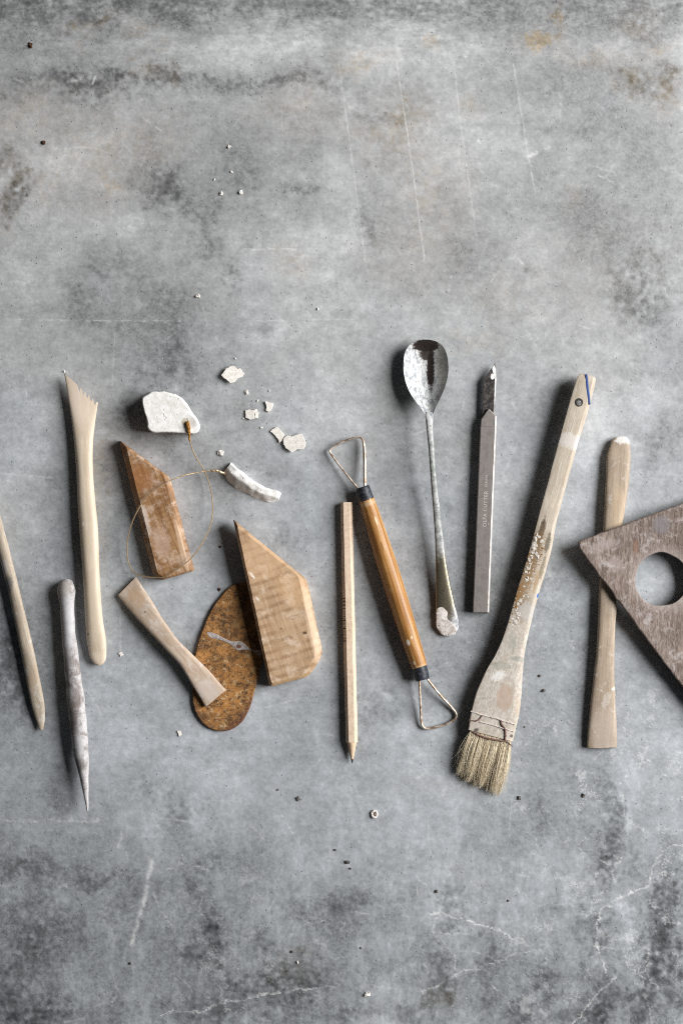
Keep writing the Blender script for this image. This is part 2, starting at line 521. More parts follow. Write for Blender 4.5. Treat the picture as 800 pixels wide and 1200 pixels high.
def build_table():
    st = 1.2
    def axis(a, b, lo, hi):
        return np.r_[np.arange(lo, a, 20), np.arange(a, b, st), np.arange(b, hi, 20)]
    xs, ys = axis(-30, 831, -900, 1700), axis(-30, 1231, -800, 2000)
    X, Y = np.meshgrid(xs, ys)
    nx, ny = len(xs), len(ys)
    cloud = fft_noise(1024, 3.0, 1, lo=.0015)
    mott = fft_noise(1024, 2.0, 2, lo=.012, hi=.09)
    fine = fft_noise(1024, 1.0, 3, lo=.05, hi=.30)
    wx = fft_noise(1024, 3.0, 4, lo=.006); wy = fft_noise(1024, 3.0, 5, lo=.006)
    w2x = fft_noise(1024, 1.8, 6, lo=.05); w2y = fft_noise(1024, 1.8, 7, lo=.05)
    streak = fft_noise(1024, 2.0, 8, lo=.006, aniso=(3.5, .9))
    vstreak = fft_noise(1024, 2.0, 9, lo=.006, aniso=(.9, 3.0))
    Xw = X+samp(wx, X, Y)*5+samp(w2x, X, Y)*2.8
    Yw = Y+samp(wy, X, Y)*5+samp(w2y, X, Y)*2.8
    tone = .115*samp(cloud, X*.9, Y*.9)+.04*samp(mott, X, Y)+.03*samp(mott, X*2.3+40, Y*2.3)
    # broad light and dark areas, then single stains and darker patches: x, y, rx, ry, rotation, strength
    spots = [
        (400, 5, 520, 18, 0, -.34), (90, 10, 150, 22, 0, -.25), (250, 50, 190, 13, 2, .13), (600, 58, 240, 12, 0, .10),
        (30, 40, 50, 26, 0, -.15), (110, 96, 62, 11, 4, -.52), (60, 105, 60, 14, -4, -.28), (205, 95, 12, 14, 80, -.45), (170, 90, 60, 8, 2, -.30),
        (280, 96, 60, 7, 2, -.42), (345, 98, 55, 9, 0, -.28), (470, 100, 90, 18, 0, -.10), (440, 130, 42, 8, 5, -.26),
        (190, 217, 26, 24, 40, -.60), (205, 240, 18, 12, 0, -.35), (246, 262, 14, 26, 0, -.36), (272, 322, 9, 16, 0, -.50), (350, 214, 16, 8, 0, -.42),
        (280, 205, 22, 30, 0, -.22), (8, 232, 16, 24, 0, -.60), (4, 190, 14, 30, 0, -.35), (30, 210, 20, 14, 0, -.22),
        (132, 308, 34, 18, 15, -.32), (92, 352, 22, 14, 0, -.34), (118, 372, 20, 10, 0, -.22), (205, 425, 22, 26, 0, -.34), (188, 345, 26, 14, 0, -.2),
        (195, 375, 24, 22, 0, -.2), (235, 290, 10, 20, 0, -.18), (300, 285, 22, 10, -25, -.18), (302, 385, 12, 10, 0, -.2),
        (430, 262, 10, 30, 0, -.34), (462, 205, 30, 60, 0, -.10), (560, 310, 26, 14, 0, -.12), (620, 325, 7, 14, 20, -.18),
        (745, 350, 28, 36, -25, -.42), (745, 300, 34, 40, 0, -.16), (700, 170, 60, 40, 0, -.06), (690, 265, 24, 26, 0, -.10),
        (640, 460, 30, 30, 0, -.14), (790, 330, 20, 90, 0, -.12), (770, 520, 16, 30, 30, -.26), (735, 440, 26, 20, 0, -.12),
        (745, 100, 28, 16, 20, -.32), (780, 92, 12, 22, 0, -.34), (770, 30, 40, 22, 0, -.22), (650, 145, 60, 10, 0, -.12), (660, 125, 55, 9, 0, .12),
        (480, 20, 120, 12, 0, -.10), (520, 70, 60, 30, 0, .0), (700, 60, 100, 8, 0, .08),
        (60, 280, 80, 60, 0, .06), (330, 260, 50, 40, 0, .05), (380, 430, 60, 60, 0, .07), (560, 390, 90, 50, 0, .05), (620, 230, 100, 50, 0, .05),
        (270, 400, 30, 20, 0, .05), (40, 520, 30, 60, 0, .06), (200, 480, 40, 60, 0, -.18), (140, 480, 16, 14, 0, -.4),
        (12, 760, 26, 50, 0, -.35), (75, 930, 14, 22, 0, -.3), (60, 560, 14, 60, 0, -.12), (440, 900, 40, 30, 0, .06), (400, 330, 50, 40, 0, .08), (500, 350, 40, 40, 0, .05), (660, 380, 40, 30, 0, .07), (30, 320, 40, 30, 0, .08), (160, 260, 40, 20, 20, .10),  # the dark ones here lie left of the sticks
        # behind and between the tools
        (430, 840, 26, 26, 0, -.30), (455, 815, 16, 10, 30, -.2), (330, 640, 18, 12, 20, -.2), (12, 790, 26, 50, 0, -.28), (40, 830, 14, 24, 0, -.15),
        (225, 760, 26, 16, 0, -.15), (600, 560, 12, 40, 0, .05), (640, 680, 30, 30, 0, -.14), (690, 760, 60, 50, 0, -.06),
        # lower part
        (190, 925, 22, 10, 0, -.34), (215, 945, 30, 12, 0, -.26), (245, 893, 16, 9, 0, -.20), (160, 905, 20, 20, 0, -.14), (205, 968, 16, 16, 0, -.34),
        (62, 900, 24, 16, 0, -.16), (30, 1020, 40, 16, 0, -.34), (110, 1030, 40, 8, 6, -.36), (40, 1090, 50, 40, 0, -.40), (30, 1140, 50, 40, 0, -.28), (15, 1185, 40, 22, 0, -.42),
        (55, 1190, 40, 14, 0, -.36), (150, 1055, 22, 30, 0, -.20), (135, 1190, 12, 22, 0, -.34), (232, 1050, 14, 40, -14, -.34), (252, 1095, 13, 34, -6, -.52), (225, 1120, 20, 14, 0, -.42),
        (258, 1010, 22, 20, 0, -.26), (300, 1100, 12, 20, 0, -.36), (345, 1158, 38, 22, 0, -.62), (290, 1150, 34, 14, 0, -.46), (245, 1188, 44, 16, 0, -.42), (370, 1070, 26, 18, 0, -.30),
        (330, 1190, 60, 14, 0, -.26), (420, 1065, 12, 26, 0, -.26), (388, 1080, 10, 20, 0, -.22), (405, 1192, 12, 12, 0, -.46), (465, 1190, 20, 14, 0, -.36),
        (530, 1060, 12, 36, 8, -.34), (515, 1150, 17, 32, 12, -.52), (575, 1120, 12, 34, 0, -.30), (640, 1148, 12, 16, -20, -.56), (608, 1190, 18, 20, 0, -.60), (570, 1180, 20, 14, 0, -.26),
        (715, 1005, 17, 26, 10, -.62), (712, 950, 10, 40, 0, -.34), (690, 990, 20, 30, 0, -.20), (700, 1090, 14, 30, 0, -.46), (742, 1030, 14, 30, 0, -.24), (773, 1080, 13, 44, 6, -.85), (748, 1180, 16, 26, 0, -.72),
        (770, 1130, 22, 30, 0, -.42), (785, 1160, 16, 40, 0, -.44), (705, 1170, 18, 26, 0, -.46), (660, 1050, 20, 40, 0, -.12), (690, 1190, 26, 14, 0, -.46), (790, 1050, 12, 40, 0, -.2),
        (636, 960, 10, 30, 0, -.26), (610, 985, 14, 10, 0, -.16), (520, 930, 30, 14, 0, .05), (450, 1000, 80, 40, 0, .08), (560, 1000, 50, 30, 0, .07), (320, 980, 50, 40, 0, .06), (140, 1000, 60, 30, 0, .05),
        (85, 960, 60, 12, 0, .06), (728, 980, 6, 50, 4, .30), (664, 1045, 7, 14, 15, .34), (735, 1075, 8, 60, 0, .25), (178, 985, 10, 30, 0, .16), (20, 1000, 30, 30, 0, -.08),
    ]
    mottA = samp(mott, X*1.3, Y*1.3); mottB = samp(mott, X*1.7, Y*1.7); fineA = samp(fine, X*.5, Y*.5)
    for sx, sy, rx, ry, rt, a in spots:
        c, s = math.cos(math.radians(rt)), math.sin(math.radians(rt))
        ex = 2.8*(rx*abs(c)+ry*abs(s))+20; ey = 2.8*(rx*abs(s)+ry*abs(c))+20
        sl = (slice(np.searchsorted(ys, sy-ey), np.searchsorted(ys, sy+ey)), slice(np.searchsorted(xs, sx-ex), np.searchsorted(xs, sx+ex)))
        dx, dy = Xw[sl]-sx, Yw[sl]-sy
        u = (dx*c+dy*s)/rx; v = (-dx*s+dy*c)/ry
        g_ = np.exp(-.75*(u*u+v*v))
        if a < 0:
            hd = np.clip((g_+.15*fineA[sl]+.11*mottA[sl]-.42)/.12, 0, 1)*(g_ > .12)
            g_ = .78*g_+.24*hd*(.6+.4*g_)
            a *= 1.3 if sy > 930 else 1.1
        tone[sl] += a*g_*(1.0+.38*mottB[sl])
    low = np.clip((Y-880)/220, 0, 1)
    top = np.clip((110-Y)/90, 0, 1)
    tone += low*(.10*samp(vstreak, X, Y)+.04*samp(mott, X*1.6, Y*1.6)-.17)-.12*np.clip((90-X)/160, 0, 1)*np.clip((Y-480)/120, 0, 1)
    tone += top*(.13*samp(streak, X, Y))
    tone += .04*samp(streak, X*.8+300, Y*.8)*(1-low)*(1-top)
    dark = np.clip(-tone*1.6, 0, 1)
    tone += samp(fine, X, Y)*(.04+.07*dark)
    # ochre stains
    warm = np.zeros_like(tone)
    for sx, sy, rx, ry, a in [(652, 20, 6, 10, .9), (650, 45, 10, 5, .9), (625, 50, 13, 6, .9), (638, 52, 22, 8, .5), (505, 50, 9, 5, .6), (188, 58, 6, 4, .55), (160, 63, 9, 4, .4),
                              (90, 28, 14, 5, .6), (120, 22, 16, 4, .45), (160, 36, 10, 4, .5), (88, 50, 3, 2, .7), (205, 95, 8, 10, .5), (172, 86, 14, 5, .5), (110, 180, 50, 50, .22), (125, 215, 14, 12, .35),
                              (30, 130, 40, 20, .22), (8, 215, 16, 40, .4), (50, 220, 10, 20, .3), (455, 160, 34, 34, .34), (475, 128, 20, 10, .4), (430, 70, 20, 8, .4), (410, 75, 12, 6, .35), (550, 125, 14, 10, .35),
                              (690, 70, 20, 8, .4), (740, 95, 16, 20, .5), (780, 105, 12, 22, .6), (745, 25, 20, 12, .35), (770, 55, 20, 5, .5), (350, 130, 40, 26, .22), (510, 225, 30, 40, .22), (180, 160, 30, 20, .2),
                              (670, 230, 12, 10, .3), (555, 400, 30, 16, .22), (480, 300, 50, 40, .15), (585, 350, 30, 20, .12), (120, 540, 16, 50, .3), (110, 640, 14, 60, .2), (230, 780, 20, 20, .2), (700, 320, 80, 60, .08), (340, 310, 20, 14, .25),
                              (520, 920, 60, 10, .14), (515, 1165, 16, 14, .35), (340, 1140, 30, 20, .2), (67, 322, 2, 2, 1)]:
        sl = (slice(np.searchsorted(ys, sy-ry*3-15), np.searchsorted(ys, sy+ry*3+15)), slice(np.searchsorted(xs, sx-rx*3-15), np.searchsorted(xs, sx+rx*3+15)))
        u = (Xw[sl]-sx)/rx; v = (Yw[sl]-sy)/ry
        warm[sl] += a*np.exp(-.8*(u*u+v*v))*(1+.4*mottB[sl])
    # pale scratches, efflorescence and hairline cracks
    crust = np.zeros_like(tone)
    Xs = X+samp(w2x, X*.7, Y*.7)*.35; Ys = Y+samp(w2y, X*.7, Y*.7)*.35
    Xk = X+samp(w2x, X*.8+31, Y*.8)*.8+samp(wx, X*3, Y*3)*1.2; Yk = Y+samp(w2y, X*.8+31, Y*.8)*.8+samp(wy, X*3, Y*3)*1.2
    for pts, w, a in [([(397, 75), (404, 125), (416, 215), (429, 318)], .9, .36), ([(464, 70), (473, 130), (484, 205), (497, 305)], .95, .55), ([(530, 62), (538, 135), (548, 205), (558, 280)], .9, .36),
                      ([(601, 75), (609, 125), (618, 180), (627, 226)], .9, .42), ([(0, 374), (120, 376), (212, 376)], .8, .28), ([(300, 376), (336, 376)], .8, .40), ([(365, 375), (412, 374)], .8, .28),
                      ([(285, 292), (352, 292)], .8, .38), ([(0, 961), (60, 962), (128, 961)], .9, .28), ([(178, 1010), (172, 1042), (164, 1075), (154, 1106)], 2.6, .42), ([(166, 137), (190, 154)], .8, .45),
                      ([(618, 184), (632, 177), (642, 173)], 2.4, .55), ([(560, 164), (564, 170)], 1.0, .7), ([(604, 300), (610, 308)], 1.6, .55), ([(611, 308), (616, 313)], .8, .6), ([(690, 130), (640, 195), (700, 215)], .5, .12),
                      ([(600, 470), (606, 492)], .7, .2), ([(612, 465), (588, 520)], .9, .0), ([(528, 325), (526, 340)], 1.4, .4), ([(222, 388), (260, 470)], .6, .12), ([(30, 430), (31, 465)], 1.0, .28), ([(0, 555), (62, 560)], .9, .3),
                      ([(135, 390), (132, 450)], .7, .2), ([(70, 1040), (78, 1036)], 1.0, .3), ([(143, 972), (140, 995)], .8, .4), ([(132, 1174), (137, 1167)], 1.2, .75), ([(85, 94), (94, 92)], 2.5, .5), ([(112, 90), (109, 98)], .9, .7),
                      ([(340, 98), (350, 100)], 2.2, .35), ([(330, 105), (332, 250)], .5, .14), ([(378, 120), (382, 290)], .5, .12), ([(205, 315), (256, 345)], .6, .14), ([(700, 205), (720, 215)], .7, .35), ([(575, 110), (520, 190)], .5, .12),
                      ([(620, 335), (612, 352)], .7, .18), ([(545, 465), (541, 480)], .8, .3), ([(605, 520), (590, 555)], .8, .22), ([(575, 330), (583, 318)], .6, .3), ([(675, 380), (690, 386)], .7, .25), ([(540, 560), (560, 545)], .7, .2),
                      ([(480, 510), (510, 502)], .6, .25), ([(310, 830), (345, 820)], 1.0, .32), ([(338, 655), (355, 630)], .9, .22), ([(345, 660), (362, 640)], .9, .2), ([(330, 700), (372, 690)], .7, .2), ([(141, 700), (141, 770)], .8, .28),
                      ([(410, 835), (440, 810)], .6, .2), ([(570, 640), (590, 660)], .6, .2), ([(460, 800), (545, 780)], .6, .15),
                      ([(502, 1069), (516, 1070), (530, 1075), (565, 1084), (612, 1101)], .85, .60), ([(508, 1094), (550, 1095)], .7, .35), ([(490, 1162), (515, 1154), (535, 1142), (565, 1133), (600, 1120), (635, 1112)], .7, .42),
                      ([(800, 989), (785, 993), (770, 1002), (764, 1020), (760, 1037), (742, 1046), (720, 1055), (706, 1066), (697, 1082), (699, 1100), (703, 1118), (708, 1142)], .85, .60),
                      ([(672, 1199), (684, 1185), (692, 1172), (706, 1158), (722, 1146)], .85, .60), ([(728, 930), (733, 960), (745, 968), (757, 977)], .8, .45), ([(488, 1028), (500, 1042), (513, 1055), (514, 1070), (508, 1092), (520, 1106), (531, 1120), (535, 1142)], .6, .38),
                      ([(700, 1110), (730, 1112), (760, 1112), (757, 1142), (772, 1160)], .65, .38), ([(590, 1040), (615, 1047), (630, 1062), (628, 1084)], .6, .32), ([(630, 1062), (660, 1058), (690, 1072)], .6, .32),
                      ([(187, 1189), (210, 1186), (235, 1183), (265, 1174), (300, 1168), (325, 1163), (395, 1156)], .7, .45), ([(260, 1174), (270, 1190), (285, 1180)], .6, .3), ([(262, 1172), (258, 1150), (265, 1130), (250, 1110), (232, 1100)], .55, .3),
                      ([(238, 1050), (233, 1068), (240, 1080)], .6, .35), ([(195, 1018), (210, 1010), (225, 1016), (245, 1020)], .6, .32), ([(320, 945), (335, 960), (350, 990)], .6, .25), ([(330, 1105), (345, 1085), (390, 1078)], .6, .25),
                      ([(690, 900), (700, 915), (692, 935), (720, 945), (735, 962)], .6, .32), ([(655, 830), (670, 850), (700, 862), (712, 845), (740, 840)], .55, .28), ([(745, 880), (770, 890), (800, 882)], .55, .25), ([(705, 1008), (716, 1016), (720, 1032)], .8, .5),
                      ([(530, 955), (528, 980), (520, 998), (530, 1010)], .55, .22), ([(640, 960), (655, 985), (690, 985)], .55, .25), ([(735, 1100), (760, 1175), (762, 1199)], .6, .3), ([(415, 1070), (432, 1072)], .7, .25)]:
        x0, x1 = min(p[0] for p in pts)-12, max(p[0] for p in pts)+12
        y0, y1 = min(p[1] for p in pts)-12, max(p[1] for p in pts)+12
        i0, i1 = np.searchsorted(ys, y0), np.searchsorted(ys, y1); j0, j1 = np.searchsorted(xs, x0), np.searchsorted(xs, x1)
        if i1 <= i0 or j1 <= j0: continue
        sl = (slice(i0, i1), slice(j0, j1))
        ck = pts[0][1] > 820 and w < 1
        d = seg_dist(Xk[sl] if ck else Xs[sl], Yk[sl] if ck else Ys[sl], pts)
        br = np.clip(.85+.45*samp(fine, X[sl]*.8, Y[sl]*.8)+.35*samp(mott, X[sl], Y[sl]), .05, 1.5)
        if not ck and len(pts) == 4 and w < 1: br = np.clip(br, .5, 1.1); w = .75
        if ck: br = np.clip(br, .55, 1.3); a *= 1.15
        crust[sl] = np.maximum(crust[sl], a*br*np.exp(-(d/w)**2))
    rs = random.Random(77)
    for _ in range(260):
        ax_, ay_ = rs.uniform(0, 800), rs.uniform(0, 1200)
        an, ln = rs.gauss(math.pi/2, .9) if ay_ < 500 else rs.uniform(0, math.pi), rs.choice((6, 10, 14, 25, 45))
        cv = rs.uniform(-.12, .12)*ln
        bx_, by_ = ax_+math.cos(an)*ln, ay_+math.sin(an)*ln
        pts = [(ax_, ay_), ((ax_+bx_)/2-math.sin(an)*cv, (ay_+by_)/2+math.cos(an)*cv), (bx_, by_)]
        x0, x1 = min(p[0] for p in pts)-5, max(p[0] for p in pts)+5
        y0, y1 = min(p[1] for p in pts)-5, max(p[1] for p in pts)+5
        i0, i1 = np.searchsorted(ys, y0), np.searchsorted(ys, y1); j0, j1 = np.searchsorted(xs, x0), np.searchsorted(xs, x1)
        sl = (slice(i0, i1), slice(j0, j1))
        d = seg_dist(Xs[sl], Ys[sl], pts)
        br = np.clip(.8+.5*samp(fine, X[sl]*.8, Y[sl]*.8), .05, 1.4)
        crust[sl] = np.maximum(crust[sl], rs.uniform(.08, .26)*br*np.exp(-(d/rs.uniform(.7, 1.0))**2))
    # net of hairline crazing, strongest at the lower right
    P = rng.random((520, 2))*[900, 1300]-[50, 50]
    Xc = X+samp(wx, X*1.5, Y*1.5)*6+samp(w2x, X, Y)*2.5; Yc = Y+samp(wy, X*1.5, Y*1.5)*6+samp(w2y, X, Y)*2.5
    d1 = np.full(X.shape, 1e9); d2 = np.full(X.shape, 1e9)
    for px_, py_ in P:
        j0, j1 = np.searchsorted(xs, px_-130), np.searchsorted(xs, px_+130)
        i0, i1 = np.searchsorted(ys, py_-130), np.searchsorted(ys, py_+130)
        sl = (slice(i0, i1), slice(j0, j1))
        d = np.hypot(Xc[sl]-px_, Yc[sl]-py_)
        a, b = d1[sl], d2[sl]
        n2 = np.where(d < a, a, np.minimum(b, d)); n1 = np.minimum(a, d)
        d1[sl] = n1; d2[sl] = n2
    edge = np.clip(d2-d1, 0, 50)
    net = np.exp(-(edge/1.3)**2)
    region = np.exp(-(((X-740)/190)**2+((Y-1000)/260)**2))*.34+.16*np.exp(-(((X-300)/230)**2+((Y-1110)/130)**2))+.14*np.exp(-(((X-620)/160)**2+((Y-720)/150)**2))+.03
    gate = np.clip(samp(cloud, X*4.3+90, Y*4.3)*.9+.35, 0, 1)
    crust = np.maximum(crust, net*region*gate*1.5)
    # small pale flecks
    fl = fft_noise(1024, .3, 21, lo=.05, hi=.45)
    fm = np.clip((samp(fl, X, Y)-2.55)*1.3, 0, 1)*(1+1.2*np.clip(-tone*2, 0, 1))
    crust = np.maximum(crust, fm*(.25+.3*np.clip(samp(mott, X*.6, Y*.6), 0, 1)))
    pw = np.zeros_like(tone)
    for sx, sy, rx, ry, a in [(272, 440, 26, 18, .8), (296, 478, 30, 22, .8), (335, 512, 30, 20, .8), (200, 500, 50, 24, .5), (295, 570, 46, 24, .6), (262, 530, 16, 12, .7), (610, 690, 30, 60, .4), (525, 745, 20, 10, .5), (765, 1110, 30, 60, .9), (720, 1010, 40, 40, .5), (380, 780, 300, 200, .18)]:
        pw += a*np.exp(-(((X-sx)/rx)**2+((Y-sy)/ry)**2))
    fm2 = np.clip((samp(fl, X*1.1+200, Y*1.1+77)-1.75)*1.2, 0, 1)
    crust = np.maximum(crust, fm2*np.clip(pw, 0, 1)*.75)
    relief = .10*samp(mott, X, Y)+.22*samp(cloud, X*.8, Y*.8)+.10*crust
    verts = np.stack([(X-400)*S, (600-Y)*S, (relief*.12-.16)*S*1.0], -1).reshape(-1, 3)
    idx = np.arange(nx*ny).reshape(ny, nx)
    quads = np.stack([idx[:-1, :-1], idx[1:, :-1], idx[1:, 1:], idx[:-1, 1:]], -1).reshape(-1, 4)
    me = bpy.data.meshes.new('table_top')
    me.vertices.add(nx*ny); me.vertices.foreach_set('co', verts.astype(np.float32).ravel())
    nq = len(quads)
    me.loops.add(nq*4); me.loops.foreach_set('vertex_index', quads.astype(np.int32).ravel())
    me.polygons.add(nq); me.polygons.foreach_set('loop_start', np.arange(0, nq*4, 4, dtype=np.int32))
    me.polygons.foreach_set('loop_total', np.full(nq, 4, np.int32))
    me.polygons.foreach_set('use_smooth', np.ones(nq, bool))
    me.update(calc_edges=True)
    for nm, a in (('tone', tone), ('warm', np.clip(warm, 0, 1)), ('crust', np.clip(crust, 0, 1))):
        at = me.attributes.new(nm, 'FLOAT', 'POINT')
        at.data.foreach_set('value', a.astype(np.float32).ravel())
    o = bpy.data.objects.new('table_top', me)
    COL.objects.link(o)
    tag(o, 'grey stained concrete table top with hairline cracks and pale scratches', 'table top', kind='structure')
    # material: stains and patches come from the map above, grain and relief from nodes
    m = M('concrete')
    def attr(nm):
        a = m.n.new('ShaderNodeAttribute'); a.attribute_name = nm; return a.outputs['Fac']
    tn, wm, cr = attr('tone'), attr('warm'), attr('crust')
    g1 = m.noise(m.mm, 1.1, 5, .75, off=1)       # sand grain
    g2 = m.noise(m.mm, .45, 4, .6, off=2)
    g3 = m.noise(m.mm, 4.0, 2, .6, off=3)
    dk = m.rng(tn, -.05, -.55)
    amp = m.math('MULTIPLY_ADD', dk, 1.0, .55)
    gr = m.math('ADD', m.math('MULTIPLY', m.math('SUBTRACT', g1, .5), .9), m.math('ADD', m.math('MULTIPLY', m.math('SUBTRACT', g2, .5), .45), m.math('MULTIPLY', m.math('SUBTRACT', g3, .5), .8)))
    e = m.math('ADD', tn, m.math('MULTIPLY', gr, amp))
    f = m.math('EXPONENT', e, 0)
    hue = m.noise(m.mm, .012, 3, .5, off=12)
    sy = m.n.new('ShaderNodeSeparateXYZ'); m.l.new(m.mm, sy.inputs[0])
    hue = m.math('ADD', m.math('MULTIPLY', hue, .6), m.rng(sy.outputs[1], -160, 260, .02, .42))
    base = m.mix(m.rng(hue, .35, .65), (.340, .359, .380, 1), (.362, .367, .372, 1))
    vo = m.n.new('ShaderNodeTexVoronoi'); m.l.new(m.mm, vo.inputs['Vector']); vo.inputs['Scale'].default_value = .30
    vs_ = m.n.new('ShaderNodeSeparateColor'); m.l.new(vo.outputs['Color'], vs_.inputs[0])
    pit = m.math('MULTIPLY', m.rng(vo.outputs['Distance'], .10, .19, 1, 0), m.rng(vs_.outputs[0], .80, .86))
    f = m.math('MULTIPLY', f, m.math('MULTIPLY_ADD', pit, -.5, 1.0))
    comb = m.n.new('ShaderNodeVectorMath'); comb.operation = 'SCALE'
    m.l.new(base, comb.inputs[0]); m.l.new(f, comb.inputs['Scale'])
    c = comb.outputs[0]
    c = m.mix(m.math('MULTIPLY', wm, .75), c, m.mix(1.0, c, (.92, .70, .42, 1), 'MULTIPLY'))
    c = m.mix(m.math('MULTIPLY', cr, .9, clamp=True), c, (.78, .78, .77, 1))
    h = m.math('ADD', m.math('MULTIPLY', g1, .6), m.math('MULTIPLY', g2, .7))
    h = m.math('SUBTRACT', h, m.math('MULTIPLY', pit, .8))
    h = m.math('ADD', h, m.math('MULTIPLY', cr, .35))
    b = m.bump(h, .5, .22)
    rg = m.rng(g2, .3, .7, .48, .66)
    me.materials.append(m.out(c, rg, b, spec=.35))
build_table()

# ------------------------------------------------------------------ wooden sticks on the left
def simple(name, org, vf, mat, label, cat, smooth=50, group=None):
    o = mesh_obj(name, vf[0], vf[1], mat, org, smooth=smooth)
    return tag(o, label, cat, group)

# pale stick leaving the frame on the left
og = W(20, 740)
mat = wood('stick_wood', og, (204, 188, 166), (164, 146, 124), (-13, 604), (48, 857), dust=.45, dustcol=(205, 202, 198), contrast=.9,
           spots=[(12, 687, 6, 13, 17, (108, 106, 108), .75), (8, 665, 5, 9, 0, (196, 192, 190), .6), (40, 800, 6, 25, 17, (172, 150, 128), .5)], seed=1)
simple('modelling_stick', og, loft([hs(430, -72, -57, 9, 6), hs(500, -48, -33, 9, 7), hs(560, -28.5, -13, 9, 7), hs(604, -14, .5, 9, 7.2), hs(655, 0, 14.5, 9, 7.2), hs(690, 9, 23, 9, 7),
        hs(766, 25, 41, 8, 6), hs(800, 31.5, 48, 7, 5), hs(824, 36.5, 52.5, 6, 4), hs(842, 41.5, 53, 5.5, 3), hs(853, 45.5, 51, 5.5, 2)], 90, 28, 2.3, wob=.5, seed=1, endr=(3, 3)), mat,
       'thin pale wooden stick with blunt tip, cut off by the left frame edge', 'modelling stick')

# serrated boxwood tool
og = W(105, 620)
mat = wood('boxwood', og, (230, 213, 190), (214, 191, 162), (95, 470), (112, 770), contrast=1.0, across=.6, pores=.35, rough=.5, bump=.25, dust=.12, seed=2,
           spots=[(97, 470, 14, 30, 0, (226, 208, 192), .6), (106, 742, 1.5, 2, 0, (150, 110, 70), .7), (103, 735, 1, 3, 0, (160, 120, 80), .6), (101, 614, 1.2, 2.4, 0, (244, 238, 225), .8, .1, .2), (99.3, 618, .5, .5, 0, (150, 120, 90), .8, .1)])
def teeth(u):
    if u < .38 or u > .97: return 0.0
    p = ((u-.38)/.59)*5
    return 6.5*(.5-.5*math.cos(2*math.pi*p))
simple('serrated_modelling_tool', og, loft([(75.5, 437.5, 115, 472, 11, 1.6), (78, 452, 114, 478, 10.5, 2.2), (80.5, 468, 113, 486, 10, 3), (84, 492, 111.2, 500, 9.5, 4.6), (87, 518, 109.3, 520, 9, 6.4), (89.8, 555, 109.3, 553, 9, 7.6),
        hs(590, 91.2, 112.3, 9, 8.4), hs(620, 93.2, 115.2, 9, 9), hs(678, 97.5, 117.3, 9, 9), hs(725, 100, 120.8, 9, 8.6), hs(751, 102, 124.8, 8, 7.4), hs(765, 104.5, 125, 7, 5.4)], 150, 160, 2.5, tooth=teeth, endr=(0, 15)), mat,
       'pale boxwood modelling tool with serrated slanted top end and rounded foot', 'modelling tool', smooth=60)

# clay-coated pointed stick
og = W(88, 810)
mat = wood('clayed_stick', og, (168, 160, 157), (128, 118, 114), (76, 700), (100, 940), dust=.95, dustcol=(216, 214, 215), dsc=.10, contrast=1.3, rough=.75, bump=.6, seed=3,
           spots=[(79, 735, 12, 38, 0, (196, 195, 197), .7), (78, 690, 9, 9, 0, (180, 172, 166), .6), (92, 830, 5, 30, 8, (122, 108, 104), .6), (97, 870, 5, 12, 0, (205, 203, 205), .75)])
simple('pointed_modelling_stick', og, loft(axial([(77.5, 684, 8.5, 11, 8.5), (78, 692, 10.6, 11.5, 10.5), (78.3, 702, 9.3, 11.5, 9), (79, 713, 8.2, 11.5, 8), (80.5, 742, 8.4, 11.5, 8.4), (84.5, 777, 9.2, 12, 9.2), (89.5, 824, 10.2, 12.5, 10.2), (94, 868, 9.4, 13, 9.4),
        (97, 897, 7.4, 14, 7.4), (99.3, 915, 4.8, 15, 4.8), (101.3, 935, 2.6, 16, 2.6), (102.4, 949, 1.1, 17, 1.1)]), 110, 26, 2.0, wob=.9, seed=3, endr=(6, 1.5)), mat,
       'clay-smeared grey stick with ball head and sharp point, lower left', 'modelling stick')

# ------------------------------------------------------------------ wire clay cutter with two plaster toggles
og = W(205, 560)
cut = thing('wire_clay_cutter', og, 'looped brass wire clay cutter with two broken white plaster toggles', 'wire cutter')
mt = clay('plaster', og, (250, 249, 246), (230, 227, 222), .55, .3, 1.0,
          spots=[(220, 496, 4.2, 4.6, 0, (176, 160, 135), .7), (228, 497, 5, 6, 0, (188, 184, 178), .6), (204, 475, 5, 4, 0, (214, 210, 204), .5)])
C = [(165.5, 466), (177, 458.5), (193, 458.5), (204, 461), (214.5, 467.5), (223.5, 479), (231, 491), (235, 499), (233, 505.5), (227, 509), (217.5, 508), (199, 507), (180, 507.5), (173, 503), (171.5, 489), (168, 476)]
v, f = prism(C, 0, 27, 3, [2, 2, 2.5, 2.8, 2.8, 2.8, 2.8, 2.4, 2, 2, 2, 2, 2, 2, 1.2, 1.2], [3, 3, 4, 5, 6, 6, 6, 5, 4, 3, 3, 3, 3, 3, 2, 2], wob=1.0, seed=5, step=2.0)
tg = mesh_obj('toggle', v, f, mt, og, cut, smooth=35)
